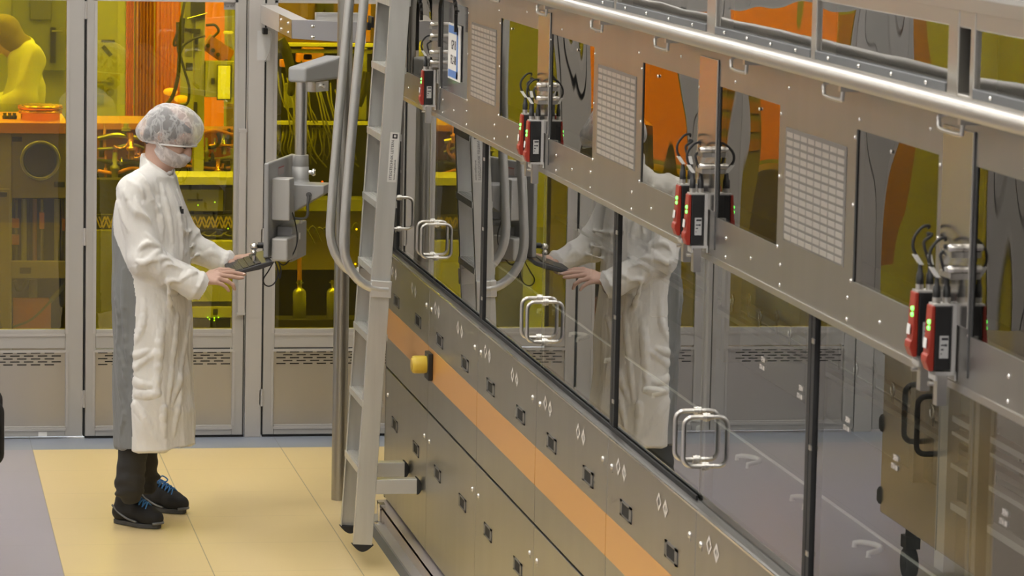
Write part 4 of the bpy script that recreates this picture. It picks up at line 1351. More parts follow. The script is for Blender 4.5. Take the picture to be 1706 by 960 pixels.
# ---- olive column with cables
OY2 = 19.3
oc = thing('equipment_column', 'olive grey equipment column with dark boxes and hanging cables', 'column', tuple(at(335, 420, Y=OY2)))
part_px('column', OLIVE, oc, 322, -20, 342, 420, OY2, .12)
part_px('side_rail', OLIVE, oc, 307, -20, 321, 95, OY2 + .04, .08)
for (x0, y0, x1, y1) in ((318, -5, 342, 30), (319, 48, 334, 56), (325, 65, 330, 74), (325, 78, 330, 85), (323, 170, 329, 205), (310, 105, 321, 118)):
    part_px('dark_box', LDARK, oc, x0, y0, x1, y1, OY2 - .015, .03)
part_px('side_bracket', OLIVE, oc, 300, 30, 342, 48, OY2 + .02, .05)
for pts, r in ((((310, -10), (300, 40), (290, 70), (293, 75), (302, 60), (306, 35)), .007), (((305, 30), (299, 90), (296, 130), (285, 165), (262, 185)), .010), (((301, 95), (308, 120), (315, 145), (312, 172), (296, 176)), .007), (((342, 60), (325, 64), (308, 74), (300, 90)), .006), (((343, 42), (358, 42), (364, 52), (355, 62)), .007), (((300, 40), (297, 80), (302, 100)), .009)):
    b = MB(); b.tube(smooth_path([at(x, y, Y=OY2 - .03) for x, y in pts], 7), r, 8); b.build('cable', LDARK, oc)
b = MB(); p = at(300, 53, Y=OY2 - .02); b.cyl(p + Vector((0, 0, -.06)), p + Vector((0, 0, .05)), .022, n=14); b.build('connector', LDARK, oc)
b = MB(); b.tube([at(312, 31, Y=OY2 - .03), at(345, 22, Y=OY2 - .03)], .004, 8); b.build('rod', STEELP, oc)
# tilted camera box and lit indicator
tb = thing('tilted_device', 'orange tilted device box with two dark lenses above the lit panel', 'device', tuple(at(365, 105, Y=19.5)))  # tilted box floats free, nothing carries it
c = at(363, 83, Y=19.5)
ax = (at(384, 98, Y=19.5) - at(345, 70, Y=19.5)) / 2; az = Vector((-ax.z, 0, ax.x)).normalized() * .045
b = MB(); b.obox(c, ax, (0, .06, 0), az); b.build('housing', mat('dull_orange_housing', (.55, .20, .07), .4), tb, bevel=.004)
for x, y in ((355, 84), (363, 91), (377, 102), (346, 76)):
    b = MB(); p = at(x, y, Y=19.435); b.cyl(p, p + Vector((0, -.012, 0)), .011, n=14); b.build('lens', LDARK, tb)
ib = thing('indicator_box', 'grey box with a bright yellow-green lit panel near the door edge', 'indicator', tuple(at(362, 170, Y=19.25)))
part_px('housing', OLIVE, ib, 342, 103, 392, 162, 19.27, .10)
part_px('lit_panel', YLIT, ib, 363, 110, 384, 165, 19.24, .03)
part_px('rim', LDARK, ib, 361, 108, 386, 167, 19.262, .006)
part_px('socket', LDARK, ib, 352, 130, 358, 140, 19.26, .012)
plain('yellow_lamp_strip', YLIT, 'short bright yellow lamp strip in the upper right of the door glass', 'lamp', 373, 52, 388, 57, 20.15, .03)  # glowing strip just clear of the dark post, not fixed to it
plain('dark_post', LDARK, 'dark post at the right edge of the door glass', 'post', 386, -20, 393, 640, 20.2, .05)
plain('olive_post', OLIVE, 'olive post below the door number sticker', 'post', 374, -20, 387, 640, 20.3, .05)
plain('brown_panel', LBRWN, 'brown panel at the right edge of the door glass', 'panel', 373, 172, 394, 640, 20.1, .04)

# ---- bench with pipework, orange glints put into its colours, behind the person's head
by = 19.6
bn = thing('process_bench', 'process bench with orange glints painted on its pipework behind the head of the person', 'bench', tuple(at(270, 640, Y=by)))
part_px('bench_top', mat('orange_bench_top', (.62, .24, .08), .35), bn, 162, 206, 312, 216, by, .5)
part_px('bench_body', LDARK, bn, 150, 268, 396, 640, by + .12, .3)
part_px('pipe_wall', mat('orange_shimmer_back', (.50, .16, .045), .5), bn, 150, 216, 396, 270, by + .2, .22)  # orange shimmer put into the base colour of the wall
rr = random.Random(5)
cols = [ORGSTL, ORG, LDARK, LGREY, STEELP, ORGD, OLIVE]
for k in range(26):
    x = rr.uniform(164, 244) if k % 2 else rr.uniform(322, 388)
    y0 = rr.uniform(205, 285); y1 = min(298, y0 + rr.uniform(12, 46))
    Y = by - rr.uniform(.02, .12)
    b = MB(); p, q = at(x, y1, Y=Y), at(x, y0, Y=Y)
    r = rr.uniform(.006, .018)
    b.lathe(p, q, [(0, r), (.3, r), (.34, r * 1.5), (.46, r * 1.5), (.5, r * .8), (1, r * .8)], 12)
    b.build('pipe_stub', cols[k % 7], bn)
for k in range(9):
    x0, x1, y = ((163, 250) if k % 2 else (300, 390)) + (222 + k * 9,)
    b = MB(); b.tube(smooth_path([at(x0, y, Y=by - .05), at((2 * x0 + x1) / 3, y + rr.uniform(-8, 8), Y=by - .05), at((x0 + 2 * x1) / 3, y + rr.uniform(-10, 10), Y=by - .05), at(x1, y + 3, Y=by - .05)], 6), rr.uniform(.006, .014), 10)
    b.build('process_pipe', cols[(k * 3 + 1) % 7], bn)
p = at(208, 205, Y=by + .1); r_ = at(230, 228, Y=by - .05)
for x, y, R in ((200, 232, .05), (225, 245, .06), (352, 232, .045), (345, 262, .03)):
    b = MB(); c = at(x, y, Y=by - .06); b.ring(c, (0, 1, 0), R, .010, 28, 8, 0, PI); b.build('bent_pipe', ORGSTL if x < 300 else LDARK, bn)
for x, y in ((284, 153), (302, 165)):
    c = at(x, y, Y=20.2); b = MB(); b.ball(c, (.04, .03, .022), 16, 8)
    tag(b.build('glowing_lamp', mat('warm_lamp', (.9, .5, .15), .4, emit=(1, .55, .2), es=1.3)), 'small glowing lamp %s behind the hair net' % ('upper left' if x < 290 else 'just'), 'lamp')  # glowing ball floats free, nothing holds it up

# ---- rack with drawers (both sides of the person)
ry = 19.0
rk = thing('instrument_rack', 'instrument rack with a zigzag strip and pale yellow drawers behind the person', 'rack', tuple(at(340, 640, Y=ry)))
part_px('frame', LDARK, rk, 160, 300, 396, 640, ry + .3, .12)
part_px('shelf_edge', YPAN, rk, 255, 295, 396, 308, ry - .02, .32, label='pale shelf edge')
part_px('instrument', OLIVE, rk, 302, 316, 372, 352, ry + .02, .3)
part_px('display_slot', LDARK, rk, 312, 332, 338, 335, ry + .014, .01)
part_px('instrument', LDARK, rk, 372, 312, 396, 352, ry + .04, .3)
part_px('tray', LDARK, rk, 250, 384, 396, 398, ry + .05, .25)
zz = MB()
part_px('strip_back', LDARK, rk, 160, 358, 396, 382, ry + .02, .03)
for k in range(17):
    x0 = 160 + k * 14.5
    for o in (0, 5.0):
        pts = [(x0 + o, 361), (x0 + 7.2 + o, 380), (x0 + 14.5 + o, 361)]
        for (xa, ya), (xb, yb) in zip(pts[:-1], pts[1:]):
            p, q = at(xa, ya, Y=ry + .016), at(xb, yb, Y=ry + .016)
            d = (q - p).normalized(); nn = Vector((-d.z, 0, d.x)) * .0035
            zz.obox((p + q) / 2, (q - p) / 2, (0, .003, 0), nn)
zz.build('zigzag_trim', mat('zigzag_paint', (.75, .58, .22), .5), rk, 'zigzag patterned strip')
d = part_px('drawer', YPAN, rk, 203, 402, 396, 503, ry - .03, .3)
part_px('label_slot', LDARK, rk, 370, 427, 386, 440, ry - .034, .006)
part_px('emblem', LDARK, rk, 355, 409, 362, 416, ry - .034, .006)
part_px('drawer', YPAN, rk, 203, 511, 396, 530, ry - .03, .3)
part_px('emblem', LDARK, rk, 355, 515, 363, 525, ry - .034, .006)
part_px('drawer', OLIVE, rk, 150, 384, 200, 640, ry - .03, .3)
part_px('base', LDARK, rk, 250, 531, 387, 640, ry - .01, .3)
part_px('side_post', YPAN, rk, 383, 531, 396, 640, ry - .02, .1)
GLED = mat('lab_green_led', (.2, .9, .2), .4, emit=(.45, 1, .2), es=3)
for x, y in ((346, 529), (349, 532), (357, 530), (357, 534), (364, 529), (358, 337), (330, 342), (316, 383), (380, 381)):
    b = MB(); b.ball(at(x, y, Y=ry - .035), .0045, 8, 6); b.build('status_light', GLED, rk)
b = MB()
for k in range(5): b.tube(smooth_path([at(300 + 18 * k, 388 + (k % 2) * 4, Y=ry + .03), at(312 + 18 * k, 393, Y=ry + .03), at(324 + 18 * k, 386, Y=ry + .03)], 5), .004, 6)
b.build('tray_cables', OLIVE, rk)

# ---- right pane: gas box with wiring, cylinders
gy = 19.1
gx = thing('wiring_cabinet', 'dark wiring cabinet full of looping yellow wires behind the right glass', 'cabinet', tuple(at(510, 640, Y=gy)))
part_px('back', LDARK, gx, 446, -30, 660, 640, gy + .35, .1)
part_px('upper_back', mat('umber_panel', (.20, .115, .055), .5), gx, 446, -30, 660, 72, gy + .2, .1)
part_px('cross_bar', YPAN, gx, 446, 73, 640, 77, gy - .02, .05)
part_px('cross_bar', OLIVE, gx, 446, 84, 640, 88, gy, .05)
part_px('cross_bar', YPAN, gx, 446, 203, 640, 208, gy - .04, .05)
part_px('lower_shelf', OLIVE, gx, 446, 333, 640, 352, gy + .1, .2)
part_px('lower_panel', LBRWN, gx, 446, 352, 640, 450, gy + .22, .1)
part_px('tray', LDARK, gx, 446, 540, 640, 640, gy - .05, .3)
for (x0, y0, x1, y1, m) in ((495, 90, 520, 104, ORG), (468, 100, 484, 112, ORG), (505, 80, 540, 100, ORGD), (528, 6, 556, 30, LDARK), (542, 30, 560, 50, LDARK), (538, 16, 543, 26, ORG), (540, 95, 600, 135, LDARK), (475, 140, 505, 180, OLIVE), (520, 215, 560, 240, LDARK), (470, 320, 500, 335, LDARK), (600, 0, 618, 70, ORGD), (598, 80, 612, 200, OLIVE)):
    part_px('module', m, gx, x0, y0, x1, y1, gy + .12, .08)
rr = random.Random(11)
yel = mat('yellow_wire', (.26, .25, .13), .5)
for k in range(13):
    x0 = 462 + 8 * k
    b = MB(); y = 92 + rr.uniform(0, 60)
    b.tube(smooth_path([at(x0, y, Y=gy + .05), at(x0 + 4 + rr.uniform(-4, 10), y + 45, Y=gy - .02), at(x0 + 22 + rr.uniform(-10, 16), y + 100, Y=gy - .04), at(x0 + 40 + rr.uniform(-6, 20), y + 128, Y=gy + .05)], 7), .0045, 8); b.build('wire', yel, gx)
for k in range(24):
    x0 = 458 + 5 * k
    b = MB(); b.tube(smooth_path([at(x0, 208, Y=gy), at(x0 + rr.uniform(-3, 5), 225 + rr.uniform(-4, 4), Y=gy - .02), at(x0 + rr.uniform(-8, 8), 250, Y=gy), at(x0 + rr.uniform(-6, 10), 268 + rr.uniform(-6, 6), Y=gy + .05)], 5), .004, 6); b.build('wire', yel if k % 3 else OLIVE, gx)
for k in range(8):
    x0 = 500 + 12 * k
    b = MB(); b.tube(smooth_path([at(x0, 385 + rr.uniform(-6, 6), Y=gy + .05), at(x0 + 10, 378 + rr.uniform(-8, 8), Y=gy + .03), at(x0 + 24, 396 + rr.uniform(-8, 12), Y=gy + .05)], 5), .004, 6); b.build('wire', yel, gx)
b = MB(); b.tube(smooth_path([at(466, 66, Y=gy - .08), at(478, 90, Y=gy - .08), at(486, 130, Y=gy - .08), at(484, 160, Y=gy - .08)], 7), [.03] * 7 + [.026] * 7 + [.02] * 7 + [.01], 12); b.build('cable_bundle', LDARK, gx)
b = MB(); b.tube(smooth_path([at(612, 120, Y=gy - .05), at(606, 150, Y=gy - .05), at(596, 176, Y=gy - .05)], 7), .022, 12); b.build('cable_bundle', LDARK, gx)
b = MB(); b.cyl(at(499, 480, Y=gy), at(499, 408, Y=gy), .012, n=12); b.build('copper_pipe', ORGD, gx)
for x, y, m in ((537, 303, 'red'), (558, 313, 'yellow'), (592, 440, 'yellow'), (594, 382, 'yellow'), (505, 383, 'yellow')):
    mm = mat('lab_%s_led' % m, (.9, .3, .1), .4, emit=(1, .05, .02) if m == 'red' else (1, .75, .1), es=4)
    b = MB(); b.ball(at(x, y, Y=gy - .02), .006, 8, 6); b.build('status_light', mm, gx)
part_px('lit_switch', YLIT, gx, 522, 534, 531, 543, gy - .12, .02)
for x in (499, 555):
    p, q = at(x, 532, Y=18.75), at(x, 474, Y=18.75)
    hgt = q.z - p.z
    b = MB(); b.lathe(p, q, [(0, .030), (.02, .034), (.78, .034), (.86, .026), (.90, .010), (1.0, .009)], 22)
    g_ = thing('gas_cylinder', 'small yellow gas bottle %s behind the lower right glass' % ('left' if x < 520 else 'right, next to the post,'), 'gas cylinder', tuple(p), 'gas bottles behind the right glass')
    b.build('bottle', mat('yellow_green_bottle', (.42, .42, .20), .25, .5), g_)
    b = MB(); b.cyl(q, q + Vector((0, 0, .022)), .013, n=12); b.box(q.x - .02, q.x + .02, q.y - .004, q.y + .004, q.z + .006, q.z + .014); b.build('valve', STEELP, g_)
    # shelf under the bottles is the tray of the wiring cabinet
plain('bottle_shelf', LDARK, 'dark shelf under the yellow gas bottles', 'shelf', 462, 532, 640, 640, 18.68, .16)
# ================================================================== the person at the terminal
SKIN = mat('skin', (.56, .36, .28), .5, spec=.35)
COATW = mat('white_clean_room_fabric', (.80, .785, .745), .62, spec=.25, sheen=.1, bump=((24, 24, 12), .55, .014, 2))
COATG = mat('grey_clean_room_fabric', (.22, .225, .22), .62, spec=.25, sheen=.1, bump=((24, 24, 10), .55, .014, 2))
TROU = mat('charcoal_trousers', (.030, .029, .027), .8, bump=((20, 20, 25), .35, .012, 2))
HAIR = mat('dark_hair', (.035, .025, .02), .6)
SHOEB = mat('black_suede', (.010, .010, .011), .75)
SHOEG = mat('grey_shoe_trim', (.06, .062, .065), .6)
LACE = mat('blue_laces', (.05, .20, .50), .6)
BROW = mat('dark_brow', (.05, .035, .03), .7)


def gauze(name, col, op, k):
    m = bpy.data.materials.new(name); m.use_nodes = True
    nt = m.node_tree; nt.nodes.clear()
    N, L = nt.nodes.new, nt.links.new
    o, mx, t, d = N('ShaderNodeOutputMaterial'), N('ShaderNodeMixShader'), N('ShaderNodeBsdfTransparent'), N('ShaderNodeBsdfDiffuse')
    d.inputs['Color'].default_value = (*col, 1)
    g, mp, n = N('ShaderNodeNewGeometry'), N('ShaderNodeMapping'), N('ShaderNodeTexNoise')
    mp.inputs['Scale'].default_value = (k, k, k * .55)
    n.inputs['Scale'].default_value = 1; n.inputs['Detail'].default_value = 4; n.inputs['Distortion'].default_value = .4
    L(g.outputs['Position'], mp.inputs['Vector']); L(mp.outputs['Vector'], n.inputs['Vector'])
    r = N('ShaderNodeValToRGB')
    r.color_ramp.elements[0].position = .42; r.color_ramp.elements[0].color = (op[0],) * 3 + (1,)
    r.color_ramp.elements[1].position = .58; r.color_ramp.elements[1].color = (op[0],) * 3 + (1,)
    e = r.color_ramp.elements.new(.50); e.color = (op[1],) * 3 + (1,)
    lw = N('ShaderNodeLayerWeight'); lw.inputs['Blend'].default_value = .35
    ad = N('ShaderNodeMath'); ad.operation = 'ADD'; ad.use_clamp = True
    ml = N('ShaderNodeMath'); ml.operation = 'MULTIPLY'; ml.inputs[1].default_value = .45
    L(lw.outputs['Facing'], ml.inputs[0])
    L(n.outputs['Fac'], r.inputs['Fac']); L(r.outputs['Color'], ad.inputs[0]); L(ml.outputs[0], ad.inputs[1])
    L(ad.outputs[0], mx.inputs['Fac']); L(t.outputs[0], mx.inputs[1]); L(d.outputs[0], mx.inputs[2]); L(mx.outputs[0], o.inputs['Surface'])
    return m


NET = gauze('white_bouffant_gauze', (.80, .80, .80), (.26, .50), 30)
MASKM = gauze('white_mask_gauze', (.80, .76, .74), (.52, .74), 24)
YB_ = 15.66
yaw = -.30
fx = np.array([math.cos(yaw), math.sin(yaw), 0]); lx = np.array([-math.sin(yaw), math.cos(yaw), 0]); uz = np.array([0, 0, 1.])
def A3(x, y, Y): return np.array(at(x, y, Y=Y))
gc = A3(253, 500, YB_)
pr = thing('person', 'person in white lab coat and hair net typing on a black keyboard', 'person', (gc[0], YB_, 0))

# ---- coat
YN, YF_ = YB_ - .175, YB_ + .19
rows = []
for y, c, hw, bs in ((296, 258, 37, .135), (312, 252, 50, .18), (335, 250, 60, .20), (370, 251, 66, .205), (430, 252, 69, .215), (500, 252, 69, .225), (600, 254, 67, .235), (690, 256, 68, .245), (738, 258, 69, .25)):
    p = A3(c, y, YB_)
    h = hw / 389.0
    rows.append((p[2], p[0], YB_, math.sqrt(max(h * h - (bs * .29) ** 2, .05 ** 2)), bs))
zhem = rows[-1][0]
shN, elN, cuN = A3(224, 322, YN + .01), A3(241, 430, YN - .04), A3(324, 473, YN - .03)
shF, elF, cuF = A3(268, 308, YF_), A3(309, 408, YF_ + .03), A3(371, 436, YF_ - .01)
fd = Field((gc[0] - .33, YB_ - .42, zhem - .03), (gc[0] + .55, YB_ + .42, 1.62), .005)
fd.stack(rows, yaw, k=.02)
fd.chain([shN, elN, cuN], [.080, .070, .060], k=.03)
fd.chain([shF, elF, cuF], [.078, .066, .050], k=.03)
fd.cap(shN + [.02, .0, .03], A3(258, 290, YB_ - .05), .058, .062, k=.04)
fd.cap(shF + [.0, .0, .02], A3(262, 288, YB_ + .05), .052, .062, k=.04)
# cuffs flare a little
for e, c, r in ((elN, cuN, .064), (elF, cuF, .052)):
    d = (c - e) / np.linalg.norm(c - e)
    fd.cap(c - d * .02, c + d * .012, r, r + .001, k=.012)
# standing collar
nk0, nk1 = A3(262, 292, YB_), A3(259, 266, YB_)
fd.chain([nk0, nk1], [.078, .066], k=.02)
# the collar opens forward and down, leaving the neck bare
pa, pb = A3(236, 254, YB_), A3(285, 288, YB_)
nn_ = np.cross(pb - pa, lx); nn_ /= np.linalg.norm(nn_)
nn_ = nn_ if nn_[2] > 0 else -nn_
sl, X, Y, Z = fd.sub([pa[0] - .04, YB_ - .13, pb[2] - .03], [pb[0] + .006, YB_ + .13, 1.62])
fd.cut(sl, -((X - pa[0]) * nn_[0] + (Y - pa[1]) * nn_[1] + (Z - pa[2]) * nn_[2]), .004)
# cuff rims
for e, c, r in ((elN, cuN, .060), (elF, cuF, .048)):
    d = (c - e) / np.linalg.norm(c - e)
    a_ = np.cross(d, uz); a_ /= np.linalg.norm(a_); b2 = np.cross(d, a_)
    ring = [c + d * .012 + (a_ * math.cos(t) + b2 * math.sin(t)) * r for t in np.linspace(0, 2 * PI, 15)]
    fd.chain(ring, [.0105] * 15, k=.008)
    fd.ell(c + d * .040, (.050 if r > .05 else .040,) * 3, k=.006, neg=True)
# folds and creases
for q in ([(214, 301), (233, 313), (241, 329)], [(209, 319), (222, 348), (228, 362)], [(225, 351), (241, 359), (252, 370)],
          [(244, 388), (253, 400), (267, 411)], [(232, 416), (244, 405), (266, 411)], [(229, 435), (241, 438), (258, 424), (268, 416)],
          [(249, 435), (274, 430), (287, 435)], [(263, 456), (279, 441), (301, 447)], [(304, 464), (318, 455), (328, 453)], [(268, 474), (282, 466), (300, 470)],
          [(196, 330), (204, 356), (214, 384)], [(226, 330), (234, 350), (246, 362)]):
    fd.fold(q, .0095, k=.012)
for q in ([(308, 421), (322, 409), (334, 414)], [(340, 426), (354, 420), (364, 428)], [(318, 432), (330, 424), (344, 432)], [(300, 378), (310, 388), (318, 384)]):
    fd.fold(q, .0085, k=.011)
for q in ([(221, 592), (234, 590), (247, 584)], [(221, 616), (241, 600), (266, 581)], [(221, 655), (240, 658), (262, 655)], [(222, 668), (236, 688), (249, 711)], [(220, 630), (234, 640), (256, 642)],
          [(293, 527), (287, 589), (279, 673)], [(312, 532), (297, 630), (285, 673)], [(320, 622), (314, 700)], [(268, 535), (263, 590), (260, 655)], [(240, 500), (238, 540), (226, 572)], [(300, 650), (292, 700), (290, 725)], [(270, 680), (272, 725)]):
    fd.fold(q, .0090, k=.013)
for q in ([(249, 316), (266, 362), (270, 400)], [(268, 308), (279, 348), (287, 402)], [(290, 329), (300, 375), (303, 430)], [(226, 284), (240, 296), (250, 312)], [(275, 420), (280, 470), (283, 520)], [(258, 300), (262, 330), (272, 380)]):
    fd.fold(q, .0075, k=.012)
for q in ([(190, 470), (200, 520), (198, 590)], [(206, 450), (208, 540), (212, 600)], [(192, 560), (203, 600), (210, 640)], [(200, 640), (206, 690), (202, 720)]):
    fd.fold(q, .0085, k=.014)
V, Q = fd.mesh(1)
N_ = normals(V, Q)
# folds: long falling pleats on the skirt, cross wrinkles on the sleeves and waist
u = (V - gc) @ fx; w = (V - gc) @ lx; z = V[:, 2]
th = np.arctan2(w, u)
low = np.clip((1.12 - z) / .5, 0, 1)
def ridge(x): return 1 - 2 * np.abs(np.sin(x))
disp = low * (.006 * np.sin(th * 6 + 2.2 * np.sin(z * 3.1) + 1.0) + .0035 * ridge(th * 7 + 2.5 * z + .8 * wob(V, (6, 6, 3), 9)))
disp += .003 * low * ridge(24 * (.95 * u + .5 * z) + 1.6 * wob(V, (7, 7, 7), 10)) * np.clip(np.cos(th + 1.2) * 1.5, 0, 1)
up_ = 1 - low
disp += up_ * .003 * ridge(11 * w + 3.0 * z + 1.1 * wob(V, (8, 8, 8), 12)) * (u > -.05)
disp += .004 * wob(V, (14, 14, 18), 3) + .002 * wob(V, (34, 34, 38), 4)
def seg_par(a, b):
    ab = b - a
    t = (V - a) @ ab / (ab @ ab)
    d = np.linalg.norm(V - a - np.clip(t, 0, 1)[:, None] * ab, axis=1)
    return t, d
arm_d = np.full(len(V), 9.)
for a, b_, r0, r1, ph in ((shN, elN, .080, .070, 0), (elN, cuN, .070, .064, 1.7), (shF, elF, .078, .066, .6), (elF, cuF, .066, .052, 2.9)):
    t, d = seg_par(a, b_)
    ln = np.linalg.norm(b_ - a)
    on = np.clip(1.4 - (d / (r0 + (r1 - r0) * np.clip(t, 0, 1)) - 1) * 8, 0, 1) * (t > -.1) * (t < 1.1)
    arm_d = np.minimum(arm_d, d - (r0 + (r1 - r0) * np.clip(t, 0, 1)))
    k = 46 if ph in (1.7, 2.9) else 30
    tw = (V - a) @ np.array([.35, .2, .6])
    disp += on * .006 * ridge(.5 * (k * t * ln + 26 * tw) + ph + 1.3 * wob(V, (9, 9, 9), 8)) * (.45 + .55 * np.clip(1 - np.abs(t - (1.0 if ph in (0, .6) else .1)) * 1.5, 0, 1))
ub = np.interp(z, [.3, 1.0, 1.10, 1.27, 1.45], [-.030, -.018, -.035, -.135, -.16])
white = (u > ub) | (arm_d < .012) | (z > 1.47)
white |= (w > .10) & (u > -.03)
disp += np.where(white & (z < 1.1) & (arm_d > .03), np.clip((1.1 - z) * .05, 0, .010), 0)
disp += np.where((np.abs(w + .005) < .020) & (u > 0) & (z < 1.46) & (arm_d > .02), .004, 0)     # button placket
disp -= np.where(z < zhem + .012, .0, 0)
V = V + N_ * disp[:, None]
V[:, 2] = np.where(z < zhem + .004, V[:, 2] + (.016 * np.clip((u + .02) * 4, -1, 1.2)), V[:, 2])
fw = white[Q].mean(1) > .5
mesh_obj('lab_coat', V, Q, [COATW, COATG], pr, mi=np.where(fw, 0, 1), label='white lab coat with a grey back panel')

# ---- body: head, neck, trunk, arms with hands
c0 = A3(284, 221, YB_ - .01)
t_ = math.radians(27)
hy = yaw - .10
hf0 = np.array([math.cos(hy), math.sin(hy), 0]); hl = np.array([-math.sin(hy), math.cos(hy), 0])
fh = hf0 * math.cos(t_) - uz * math.sin(t_); uh = hf0 * math.sin(t_) + uz * math.cos(t_)
HA = (fh, hl, uh)
def HP(f, l, up): return c0 + fh * f + hl * l + uh * up
def head(fd, g=0.0):
    fd.ell(HP(-.010, 0, .020), (.098 + g, .077 + g, .092 + g), HA, k=.02)
    fd.ell(HP(.030, 0, -.045), (.068 + g, .062 + g, .075 + g), HA, k=.03)
    fd.ell(HP(.045, 0, -.092), (.042 + g, .046 + g, .036 + g), HA, k=.03)
    fd.ell(HP(.073, 0, -.108), (.020 + g, .022 + g, .018 + g), HA, k=.02)
    fd.ell(HP(.066, 0, .020), (.026, .058, .014), HA, k=.02)
bd = Field((gc[0] - .22, YB_ - .34, .12), (gc[0] + .76, YB_ + .36, 1.84), .0042)
head(bd)
bd.chain([HP(.086, 0, .004), HP(.104, 0, -.030), HP(.112, 0, -.044)], [.009, .012, .014], k=.012)      # nose
for s in (-1, 1):
    bd.ell(HP(.100, s * .012, -.046), (.010, .008, .008), HA, k=.008)
    bd.ell(HP(.094, s * .031, -.012), (.014, .016, .010), HA, k=.01, neg=True)                          # eye sockets
    bd.ell(HP(.077, s * .031, -.013), (.014, .014, .011), HA, k=.004)                                    # lids
    bd.ell(HP(.070, s * .040, -.040), (.022, .018, .016), HA, k=.02)                                    # cheeks
    bd.ell(HP(-.012, s * .078, -.022), (.020, .010, .031), HA, k=.006); bd.ell(HP(-.006, s * .086, -.020), (.010, .006, .016), HA, k=.004, neg=True)
bd.ell(HP(.090, 0, -.072), (.012, .024, .006), HA, k=.008); bd.ell(HP(.088, 0, -.082), (.012, .022, .007), HA, k=.008)
nb_, nt2 = A3(260, 305, YB_), HP(-.022, 0, -.065)
bd.chain([nb_, nt2], [.060, .056], k=.03)
bd.stack([(rows[5][0] - .25, rows[5][1], YB_, .11, .165), (rows[4][0], rows[4][1], YB_, .11, .16), (rows[2][0], rows[2][1], YB_, .105, .17), (rows[0][0] + .0, rows[0][1], YB_, .06, .09)], yaw, k=.03)
wrN, wrF = A3(337, 467, YN - .03), A3(378, 436, YF_ - .02)
bd.chain([shN, elN, cuN, wrN], [.055, .044, .034, .026], k=.02)
bd.chain([shF, elF, cuF, wrF], [.055, .044, .034, .026], k=.02)
hpN, hpF = A3(238, 560, YB_ - .09), A3(252, 560, YB_ + .09)
knN, anN = A3(226, 720, YB_ - .09), A3(217, 822, YB_ - .10)
knF, anF = A3(240, 715, YB_ + .10), A3(245, 812, YB_ + .16)
bd.chain([hpN, knN, anN], [.085, .055, .038], k=.02); bd.chain([hpF, knF, anF], [.085, .055, .038], k=.02)
def hand(wr, fingers, thumb, kr=.0125):
    for k, f in enumerate(fingers):
        P_ = [A3(*q) for q in f]
        bd.chain([wr * .8 + P_[0] * .2, P_[0]], [.017, kr], k=.012)
        rs = [.0112, .0098, .0088, .0075] if k < 3 else [.0098, .0085, .0075, .0065]
        bd.chain(P_, rs, k=.004)
    P_ = [A3(*q) for q in thumb]
    bd.chain([wr * .6 + P_[0] * .4, P_[0]], [.018, .0155], k=.014)
    bd.chain(P_, [.0150, .0118, .0105, .0085], k=.005)
Y0 = YN - .03
hand(wrN, [[(364, 454, Y0 + .040), (386, 454, Y0 + .045), (399, 456, Y0 + .045), (408, 457.5, Y0 + .043)],
           [(366, 459, Y0 + .018), (386, 461, Y0 + .022), (397, 463, Y0 + .024), (404, 463, Y0 + .024)],
           [(364, 465, Y0 - .006), (379, 468.5, Y0 - .006), (388, 475, Y0 - .004), (391, 482, Y0 - .002)],
           [(359, 470, Y0 - .026), (370, 474, Y0 - .028), (377, 479, Y0 - .026), (381, 485, Y0 - .024)]],
     [(351, 456, Y0 + .055), (366, 450, Y0 + .080), (380, 450, Y0 + .085), (390, 452, Y0 + .085)])
Y1 = YF_ - .03
hand(wrF, [[(401, 432, Y1 - .020), (420, 428, Y1 - .022), (433, 429, Y1 - .022), (442, 431.5, Y1 - .022)],
           [(402, 429.5, Y1 + .002), (424, 425.5, Y1 + .002), (438, 427, Y1 + .002), (447, 430, Y1 + .002)],
           [(401, 428.5, Y1 + .022), (420, 424.5, Y1 + .024), (433, 425.5, Y1 + .024), (441, 428, Y1 + .024)],
           [(399, 429, Y1 + .042), (413, 426, Y1 + .046), (423, 426, Y1 + .046), (430, 428, Y1 + .046)]],
     [(388, 440, Y1 - .045), (397, 444, Y1 - .065), (407, 443, Y1 - .072), (414, 441.5, Y1 - .074)])
V, Q = bd.mesh(1)
body = mesh_obj('body', V, Q, SKIN, pr)
def small(name, m, pts, r, par, lab=None):
    b = MB(); b.tube(smooth_path(pts, 5), r, 8); return b.build(name, m, par, lab)
for s in (-1, 1):
    b = MB(); b.ball(HP(.082, s * .031, -.015), (.011, .011, .011), 14, 8); b.build('eye', mat('eye_white', (.7, .68, .65), .25), body, 'lowered eye')
    small('eyebrow', BROW, [HP(.094, s * .014, -.004), HP(.096, s * .030, .000), HP(.083, s * .050, -.005)], .0055, body, 'dark eyebrow')
    small('eyelashes', BROW, [HP(.092, s * .019, -.017), HP(.0950, s * .031, -.021), HP(.086, s * .044, -.018)], .0030, body)
b = MB(); q0, q1 = A3(405, 456, Y0 + .036), A3(409, 457.2, Y0 + .036); b.ball((q0 + q1) / 2, (.006, .004, .004), 10, 6); b.build('fingernail', mat('nail', (.72, .55, .48), .3), body, 'pale fingernail')

